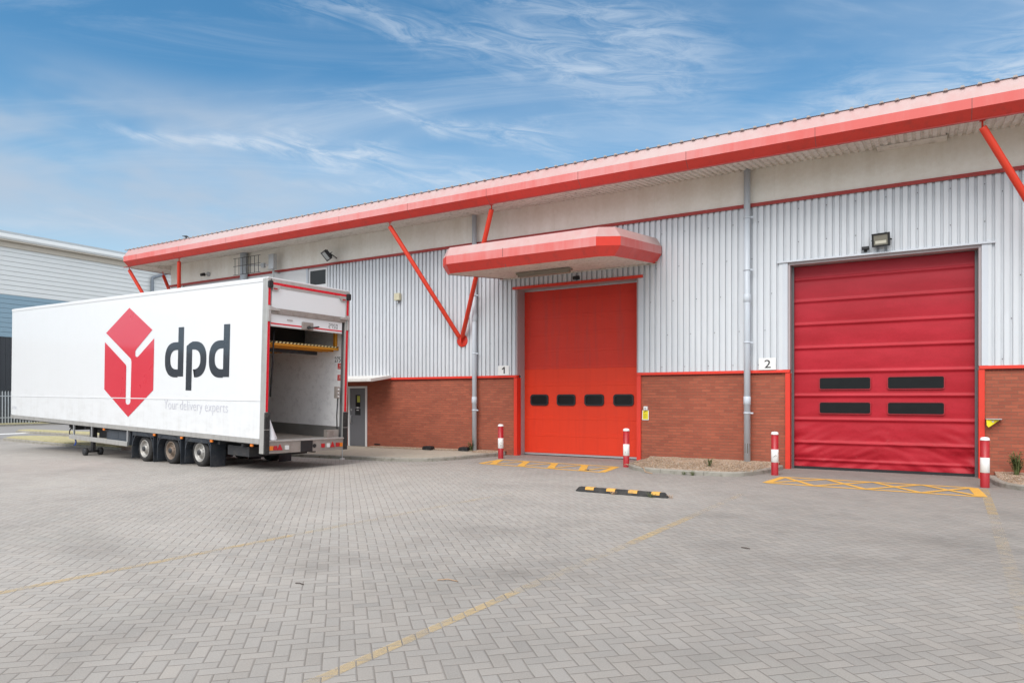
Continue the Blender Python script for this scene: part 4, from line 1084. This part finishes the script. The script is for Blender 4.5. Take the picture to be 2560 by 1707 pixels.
# running gear
def gw(u, v):   # local w at which the paving lies
    p = O + U*u + Vv*v; 
    return (gz(p.x) - p.z)/Wv.z
mb = MB()
for v in (.75, 1.60): ub(mb, (.3,v,.36), (10.6,v+.10,.64))
for u in (1.0,2.0,3.5,4.9,6.6,8.0,9.4,10.5): ub(mb, (u,.1,.52), (u+.08,WD-.1,.64))
ub(mb, (.12,.1,.60), (LT-.2,WD-.1,.64)); ub(mb, (.9,.2,.28), (1.8,1.9,.52))
tp('chassis', mb, M['dark_metal'])
RT = .365
def wheel(u, v0, s, rusty=False):
    """v0: outer face; s = +1 near side, -1 far side"""
    c = uvw(u, v0, gw(u, v0) + RT - .006)
    Mx = Matrix.Translation(c) @ Matrix.Rotation(R(90)*(1 if s > 0 else -1), 4, 'X')   # local z -> outward
    t_ = [(.245,-.30),(.30,-.30),(.345,-.285),(RT,-.25),(RT,-.06),(.350,-.020),(.30,-.004),(.25,-.004),(.235,-.02)]
    wm = tp('wheel', MB().lathe(t_, Mx, 40), M['rubber'])
    gr = MB()
    for h in (-.09,-.155,-.22): gr.lathe([(RT+.0008,h),(RT+.0008,h-.012)], Mx, 40)
    tp('tread_groove', gr, M['black'], wm, recalc=False)
    rm = MB().lathe([(.245,-.006),(.235,.004),(.222,-.004),(.205,-.05),(.19,-.075),(.150,-.082),(.145,-.055),(.10,-.045),(.095,-.02),(.07,.005),(.0,.008)], Mx, 36)
    for k in range(10):
        a = 2*math.pi*k/10; q = Mx @ Vector((.122*math.cos(a), .122*math.sin(a), -.04)); q2 = Mx @ Vector((.122*math.cos(a), .122*math.sin(a), -.022)); rm.tube([q, q2], .012, 6)
    tp('rim', rm, M['rim_rusty' if rusty else 'rim'], wm)
    hub = MB().lathe([(.072,.004),(.068,.03),(.05,.04),(0,.042)], Mx, 20); tp('hub_cap', hub, M['dark_metal'], wm)
for k, u in enumerate((2.83, 4.24, 5.64)):
    wheel(u, .055, 1, k == 1); wheel(u, WD-.055, -1)
    tp('axle', MB().tube([uvw(u,.3,gw(u,1)+RT), uvw(u,WD-.3,gw(u,1)+RT)], .07, 12), M['dark_metal'])
for u in (2.83, 4.24, 5.64):
    for v0, v1 in ((-.0,.42), (WD-.42,WD)):
        wc = gw(u, .1) + RT; mb = MB(); r0, r1 = .43, .455; n = 14
        arc = [R(8 + 168*i/n) for i in range(n+1)]
        pr = lambda r: [(u + (max(-.58, min(.58, 1.32*r*math.cos(a)))), min(.625, wc + 1.1*r*math.sin(a))) for a in arc]
        outer, inner = pr(r1), pr(r0)
        vs = [uvw(a, v, b) for L_ in (outer, inner) for v in (v0, v1) for a, b in L_]; m_ = n+1
        fs = []
        for i in range(n):
            fs += [(i, i+1, m_+i+1, m_+i), (2*m_+i, 3*m_+i, 3*m_+i+1, 2*m_+i+1), (i, 2*m_+i, 2*m_+i+1, i+1), (m_+i, m_+i+1, 3*m_+i+1, 3*m_+i)]
        mb.add(vs, fs, 0, False)
        ub(mb, (u+.575,v0,wc-.30), (u+.60,v1,.625)); ub(mb, (u-.60,v0,wc-.05), (u-.575,v1,.625)); ub(mb, (u-.60,v0+.01,wc-.33), (u-.585,v1-.01,wc-.05))
        ub(mb, (u-.60,v0,.52), (u+.60,v0+.02,.625))
        tp('mudguard', mb, M['mudguard'])
for u in (.45, 2.15, 3.55, 4.95, 7.9):
    mb = MB(); ub(mb, (u,-.02,.565), (u+.10,.02,.625)); tp('side_marker', mb, M['lamp_amber'], bevel=.008)
mb = MB(); ub(mb, (6.48,-.03,.185), (10.25,.0,.305)); ub(mb, (6.48,-.022,.30),(10.25,.03,.318)); 
sg = tp('side_guard', mb, M['alu'], bevel=.004)
mb = MB()
for u in (6.5, 8.75, 9.98): ub(mb, (u,.0,.19), (u+.06,.04,.64))
tp('hanger', mb, M['galv'], sg)
mb = MB(); ub(mb, (6.52,.09,.20), (7.98,.75,.60)); mb2 = MB(); ub(mb2, (6.6,.085,.24), (7.2,.09,.56)); ub(mb2, (7.26,.085,.24), (7.9,.09,.56))
lk = tp('tool_locker', mb, M['locker'], bevel=.012); tp('locker_door', mb2, M['locker'], lk)
mb = MB(); ub(mb, (8.3,.5,.25), (9.4,1.9,.62)); tp('pallet_box', mb, M['dark_metal'])
for v in (.42, WD-.42):
    g0 = gw(9.64, v); mb = MB(); ub(mb, (9.50,v-.07,.22), (9.72,v+.07,.64)); ub(mb, (9.54,v-.05,g0+.12), (9.68,v+.05,.30))
    lg = tp('landing_leg', mb, M['dark_metal'], bevel=.01)
    tp('foot_axle', MB().tube([uvw(9.62,v-.22,g0+.12), uvw(9.62,v+.22,g0+.12)], .035, 10), M['dark_metal'], lg)
    for dv in (-.22, .22):
        Mx = Matrix.Translation(uvw(9.62, v+dv, g0+.12)) @ Matrix.Rotation(R(90), 4, 'X')
        tp('foot_wheel', MB().lathe([(0,-.06),(.09,-.06),(.12,-.045),(.12,.045),(.09,.06),(0,.06)], Mx, 22), M['dark_metal'], lg)
hz_ = [uvw(10.15,.10,.62), uvw(10.35,.06,.50), uvw(10.42,.05,.34), uvw(10.20,.05,.24), uvw(9.98,.06,.16), uvw(9.99,.07,.05), uvw(10.07,.07,-.02)]
hp = smooth_path(hz_, .05)
tp('air_hose', MB().tube(hp, .016, 8), M['black']); tp('air_hose', MB().tube([p + Vector((0,-.004,0)) for p in hp[-6:]], .021, 8), M['blue_hose'])
mb = MB(); ub(mb, (10.25,.15,.46), (10.6,.9,.62)); tp('air_tank_bracket', mb, M['dark_metal'])
# lettering and logo on the side
def decal(name, polys, m, parent=side, dv=-.006):
    me = MB()
    for vs, fs in polys: me.add([uvw(a, dv, b) for a, b in vs], fs)
    return tp(name, me, m, parent, recalc=False)
logo = [(6.56,4.15),(5.235,3.475),(6.10,2.955),(6.155,2.90),(6.155,2.79),(6.12,2.745),(6.05,2.735),(5.99,2.75),(5.125,3.24),(5.115,1.815),(6.49,1.025),(7.985,1.79),(8.01,3.20),(6.705,2.525),(6.665,2.47),(6.655,1.45),(6.62,1.40),(6.57,1.378),(6.50,1.378),(6.43,1.40),(6.375,1.45),(6.37,2.60),(6.395,2.665),(6.43,2.70),(7.95,3.47)]
lf = tessellate_polygon([[Vector((a, b, 0)) for a, b in logo]])
decal('logo', [(logo, lf)], M['decal_red'])
def bowl(stem_u, far_u, in_far, top, bot, in_top, in_bot, close_bot=None):
    """curved bowl joined to a stem at stem_u and bulging to far_u"""
    n = 26; s = 1 if far_u > stem_u else -1
    def curve(far, t, b, flat):
        cz_, rz = (t+b)/2, (t-b)/2; rx = abs(far - stem_u)*flat; x0 = far - s*rx; out = [(stem_u, t)]
        for k in range(n+1):
            a = math.pi/2 - math.pi*k/n; c_, s_ = math.cos(a), math.sin(a); e = .82
            out.append((x0 + s*rx*abs(c_)**e, cz_ + rz*math.copysign(abs(s_)**e, s_)))
        out.append((stem_u, b)); return out
    o_ = curve(far_u, top, bot, .82); i_ = curve(in_far, in_top, in_bot, .86)
    if close_bot is not None:
        o_[-1] = (close_bot, bot); i_[-1] = (close_bot, in_bot)
    m_ = len(o_); return (o_ + i_, [(k, k+1, m_+k+1, m_+k) for k in range(m_-1)])
def rect(a, b, c, d): return ([(a,c),(b,c),(b,d),(a,d)], [(0,1,2,3)])
letters = [rect(3.87,3.60,2.20,3.495), bowl(3.87,4.53,4.255,3.105,2.175,2.90,2.385),
           rect(3.46,3.185,1.84,2.99), ([(3.46,2.99),(3.185,2.99),(3.185,3.10),(3.32,3.06)], [(0,1,2,3)]), bowl(3.185,2.515,2.79,3.105,2.18,2.90,2.385,3.02),
           rect(1.765,1.50,2.20,3.495), bowl(1.765,2.40,2.14,3.105,2.18,2.905,2.39)]
decal('lettering', letters, M['decal_dark'])
v, f = text_mesh('Your delivery experts', 4.515, 1.515, 1.245, 1.575, -.012)
v = [(a, b + (0)) for a, b in v]
decal('strapline', [(v, f)], M['decal_grey'])
v, f = text_mesh('2750', 15.0, 14.62, .98, 1.08)
decal('small_number', [(v, f)], M['decal_grey'])

# loose white sheet bunched behind the near rear post
t = thing('plastic_sheet', 'loose white sheet hanging behind the near rear post of the trailer', 'sheet', TM @ uvw(.12,.2,.75))
mb = MB(); n = 22; rows = 16
for j in range(rows+1):
    q = j/rows
    for i in range(n+1):
        p = i/n; w = 1.36 - .60*q; sp = .03 + .30*q**1.1
        v_ = .075 + sp*p + .02*math.sin(p*9+q*2)*q; u_ = .0 + .10*math.sin(p*7 + q*1.5)*q*.5 - .03*q + .05*p
        if q > .9: w += -.02*math.sin(p*math.pi) 
        mb.v.append(TM @ uvw(u_, v_, w))
for j in range(rows):
    for i in range(n):
        a = j*(n+1)+i; mb.f.append([a, a+1, a+n+2, a+n+1]); mb.mi.append(0); mb.sm.append(True)
obj('sheet', mb, M['cloth'], t, recalc=False)

# ------------------------------------------------------------------ beyond the yard: road, verge, fence, big warehouse
mb = MB(); mb.quad((-52.2,-60,-.12), (-36.2,-60,-.12), (-36.2,90,-.12), (-52.2,90,-.12)); obj('road', mb, M['asphalt'], kind='structure', label='grey access road beyond the yard')
mb = MB(); mb.quad((-36.0,-60,-.115), (-35.0,-60,-.115), (-40.5,2.6,-.115), (-41.5,2.6,-.115)); obj('road_line', mb, M['white_paint'], kind='structure', label='white line along the access road')
mb = MB().box((-54.5,-60,-.2), (-52.3,90,.02)); obj('verge', mb, M['dry_grass'], kind='structure', label='dry verge at the foot of the fence')
mb = MB().box((-52.3,-60,-.2), (-52.15,90,.0)); obj('kerb', mb, M['kerb'], kind='structure', label='kerb of the far verge')
def island(poly, label, h=.11):
    o_ = [Vector((x, y, 0)) for x, y in poly]; c = sum(o_, Vector())/len(o_)
    mb = MB().prism([(p.x, p.y) for p in o_], lambda a, b, hh: (a, b, hh), -.2, gz(-30)+h); obj('kerb', mb, M['kerb'], kind='structure', label=label + ' kerb', bevel=.03)
    i_ = [p + (c-p).normalized()*.22 for p in o_]
    obj('traffic_island', MB().prism([(p.x, p.y) for p in i_], lambda a, b, hh: (a, b, hh), -.2, gz(-30)+h+.03), M['dry_grass'], kind='structure', label=label)
island([(-35.2,-2.9),(-34.5,-3.5),(-28.0,-4.2),(-24.0,-4.3),(-24.0,-1.8),(-33.5,-1.7),(-34.9,-2.2)], 'dry grassy island behind the trailer')
island([(-42.5,1.0),(-42.0,.2),(-32,-.3),(-30,.4),(-32,1.3)], 'second grassy island further back')
FX = -53.0
t = thing('palisade_fence', 'grey steel palisade fence in front of the far warehouse', 'fence', (FX, 4, 0))
pl_ = MB(); y = -8.0
while y < 60:
    pl_.prism([(-.036,.05),(.036,.05),(.036,2.14),(.0,2.24),(-.036,2.14)], lambda a, b, h, y=y: (FX + h - abs(a)*.4, y+a, b), 0, .014); y += .176
obj('pales', pl_, M['pale_steel'], t)
mb = MB(); mb.box((FX-.05,-8,.40), (FX-.001,60,.46)); mb.box((FX-.05,-8,1.85), (FX-.001,60,1.91)); obj('rail', mb, M['pale_steel'], t)
mb = MB(); y = -8.0
while y < 60: mb.box((FX-.12,y,-.1), (FX-.051,y+.10,2.1)); y += 2.75
obj('posts', mb, M['pale_steel'], t)
weed(-52.75, 8.6, .02, .75, 60, 'green shrub at the foot of the palisade fence', .9)
BX = -57.0
FB = thing('far_warehouse', 'tall pale warehouse with blue and dark bands behind the trailer', 'warehouse', (BX, 20, 0))
mb = MB(); y = -60.0
mb.box((BX-30,-60,-.2), (BX,100,6.14)); 
while y < 60: mb.box((BX,y,-.1),(BX+.03,y+.06,6.13)); y += .30
obj('dark_band', mb, M['anthracite'], FB)
def planks(z0, z1, pitch, gap=.028):
    mb = MB(); z = z0
    while z < z1 - .01:
        b = min(z+pitch, z1); mb.add([(BX+.01,-60,z),(BX+.01,100,z),(BX+.05,100,z+gap),(BX+.05,-60,z+gap),(BX+.05,100,b),(BX+.05,-60,b)], [(0,1,2,3),(3,2,4,5)]); z += pitch
    return mb
obj('blue_band', planks(6.15, 9.21, .345), M['slate_blue'], FB, recalc=False)
obj('white_band', planks(9.21, 12.65, .345, .05), M['far_white'], FB, recalc=False)
mb = MB(); mb.box((BX-30,-60,6.15),(BX,100,13.3)); obj('core', mb, M['far_white'], FB)
mb = MB(); mb.box((BX+.01,-60,12.65),(BX+.18,100,13.05)); mb.box((BX,-60,13.05),(BX+.42,100,13.16)); obj('eaves_soffit', mb, M['gutter_band'], FB)
mb = MB(); mb.prism([(BX+.0,13.16),(BX+.45,13.16),(BX+.52,13.30),(BX+.48,13.55),(BX,13.55)], lambda a, b, h: (a, h, b), -60, 100); obj('gutter', mb, M['far_white'], FB)
mb = MB().add([(BX+.3,-60,13.56),(BX+.3,100,13.56),(BX-28,100,17.0),(BX-28,-60,17.0)], [(0,1,2,3)]); mb.box((BX+.1,-60,13.55),(BX+.25,100,13.78)); obj('roof', mb, M['pale_steel'], FB)
mb = MB().tube([(BX+.42,18.3,13.1),(BX+.42,18.3,12.7),(BX+.22,16.9,12.05),(BX+.22,16.9,11.7),(BX+.22,16.9,0)], .13, 12); obj('downpipe', mb, mat('slate_pipe', (.20,.23,.27), .5), FB)

for nm in ('door_reveal','side_guide','door_post','jamb_flashing','white_infill','bottom_seal','base_flashing','shutter_track','brick_wall','kick_strip','bottom_rail','pallet_box','vent_hole','corner_facet','handle'): explode(nm)
for q in COL.objects:
    if q.name in ('fixing_screws',): q['kind'] = 'stuff'
# ------------------------------------------------------------------ sky, sun, camera
SUN_EL, SUN_AZ = 50.0, 178.0      # azimuth clockwise from +Y (behind the camera, to its left)
w = bpy.data.worlds.new('World'); scene.world = w; w.use_nodes = True
nt = w.node_tree; nt.nodes.clear()
out = nt.nodes.new('ShaderNodeOutputWorld'); bg = nt.nodes.new('ShaderNodeBackground')
sky = nt.nodes.new('ShaderNodeTexSky'); sky.sky_type = 'NISHITA'; sky.sun_disc = False
sky.sun_elevation = R(SUN_EL); sky.sun_rotation = R(SUN_AZ); sky.air_density = 1.0; sky.dust_density = .6; sky.ozone_density = 2.0
tc = nt.nodes.new('ShaderNodeTexCoord'); sp = nt.nodes.new('ShaderNodeSeparateXYZ'); nt.links.new(tc.outputs['Generated'], sp.inputs[0])
dx_, dy_, dz_ = [S(nt, o_) for o_ in sp.outputs]
el = dz_._m('ARCSINE') * (180/math.pi); az = dx_._m('ARCTAN2', dy_) * (180/math.pi)
zc = dz_.max(0.02) + .10
px_, py_ = dx_/zc, dy_/zc
# high thin cirrus: noise stretched along one direction of a flat cloud sheet
ca, sa = math.cos(R(28)), math.sin(R(28))
qa, qb = px_*ca + py_*sa, py_*ca - px_*sa
cir = noise(nt, vec(nt, qa*.50, qb*1.7), 1.6, 7.0, .66, .7, '2D')
veil = noise(nt, vec(nt, qa*.30 + 5.0, qb*.55), 1.2, 5.0, .60, .3, '2D')
cov = cir.smooth(.46, .84)*.36 + veil.smooth(.40, .76)*.44
wn = noise(nt, vec(nt, az*.05, el*.05), 3.0, 4.0, .55, 0.0, '2D')
wob = (wn - .5)*3.2
texn = noise(nt, vec(nt, az*.09, el*.50 + az*.07), 2.0, 6.0, .70, .6, '2D').smooth(.30, .72)*1.15
def streak(a0, e0, a1, e1, wd, amp, bend=0.0):
    """one named wisp between two directions of the sky"""
    k = (e1-e0)/(a1-a0); t_ = (az - a0)/(a1 - a0)
    line = (az - a0)*k + e0 + t_*(1.0 - t_)*(4*bend) + wob
    dd = (el - line)/(t_*wd + wd*.35)
    tex = texn
    return (dd*dd*-1.0).exp() * t_.smooth(-.15, .25) * (1.0 - t_.smooth(.75, 1.2)) * tex * amp
for a_ in ((-62,18.4,-38,18.6,.75,.75,.7), (-50,28.8,-15,23.2,2.0,.46,1.2), (-45,23.2,-26,20.0,.9,.55,.1), (-50,16.6,-30,17.4,.8,.4,.2), (-40,31.5,-14,26.2,1.6,.4,.6), (-18,18.0,14,20.5,3.4,.85,0), (-72,11.5,-50,13.0,1.2,.5,0)):
    cov = cov + streak(*a_)
cov = cov.clamp()
haze = (1.0 - el.smooth(0.0, 25.0))
grey = noise(nt, vec(nt, az*.045 + 5.0, el*.13), 1.0, 4.0, .55, 0.0, '2D').smooth(.30, .62) * az.smooth(-34.0, -56.0) * (1.0 - (el - 16.5).abs().smooth(2.0, 7.5))
skyc = nt.nodes.new('ShaderNodeHueSaturation'); nt.links.new(sky.outputs[0], skyc.inputs['Color']); skyc.inputs['Saturation'].default_value = 1.27; skyc.inputs['Value'].default_value = 1.22; skyc.inputs['Hue'].default_value = .488
K = 1/.13
c = mix(nt, haze*.80, skyc.outputs[0], (.56*K,.76*K,.90*K))
c = mix(nt, cov*.80, c, (.66*K,.76*K,.88*K))
c = mix(nt, grey*.85, c, (.50*K,.59*K,.71*K))
# unseen bright cloud added overhead and behind the camera to whiten the soft light
back = (dx_*.7 - dy_*.7).smooth(-.52, .08).max(el.smooth(36.0, 60.0)) * el.smooth(2.0, 8.0)
c = mix(nt, back*(veil*.5 + .62).min(1.0), c, (1.34*K,1.38*K,1.43*K))
nt.links.new(c, bg.inputs['Color']); bg.inputs['Strength'].default_value = .13
nt.links.new(bg.outputs[0], out.inputs[0])
w.cycles.sampling_method = 'NONE'

sl = bpy.data.lights.new('sun', 'SUN'); sl.energy = 2.7; sl.angle = R(40); sl.color = (1.0, .965, .92)
so = bpy.data.objects.new('sun', sl); COL.objects.link(so)
sd = Vector((math.sin(R(SUN_AZ))*math.cos(R(SUN_EL)), math.cos(R(SUN_AZ))*math.cos(R(SUN_EL)), math.sin(R(SUN_EL))))
so.rotation_euler = sd.to_track_quat('Z', 'Y').to_euler(); so.location = (0,-20,30)

cam = bpy.data.cameras.new('camera'); co_ = bpy.data.objects.new('camera', cam); COL.objects.link(co_)
cam.sensor_width = 36; cam.lens = 1720/2560*36; cam.shift_y = (996-853.5)/2560; cam.clip_end = 3000; cam.clip_start = .05
co_.location = (0, -17.85, 1.71); co_.rotation_euler = (R(90), 0, R(30.934))
scene.camera = co_
scene.view_settings.view_transform = 'Standard'; scene.view_settings.look = 'None'; scene.view_settings.exposure = 0; scene.view_settings.gamma = 1
scene.render.engine = 'CYCLES'
cy = scene.cycles; cy.use_adaptive_sampling = True; cy.adaptive_threshold = .02; cy.use_denoising = True; cy.max_bounces = 6; cy.diffuse_bounces = 4; cy.glossy_bounces = 3; cy.transparent_max_bounces = 8; cy.caustics_reflective = False; cy.caustics_refractive = False
try: cy.denoiser = 'OPENIMAGEDENOISE'
except Exception: pass
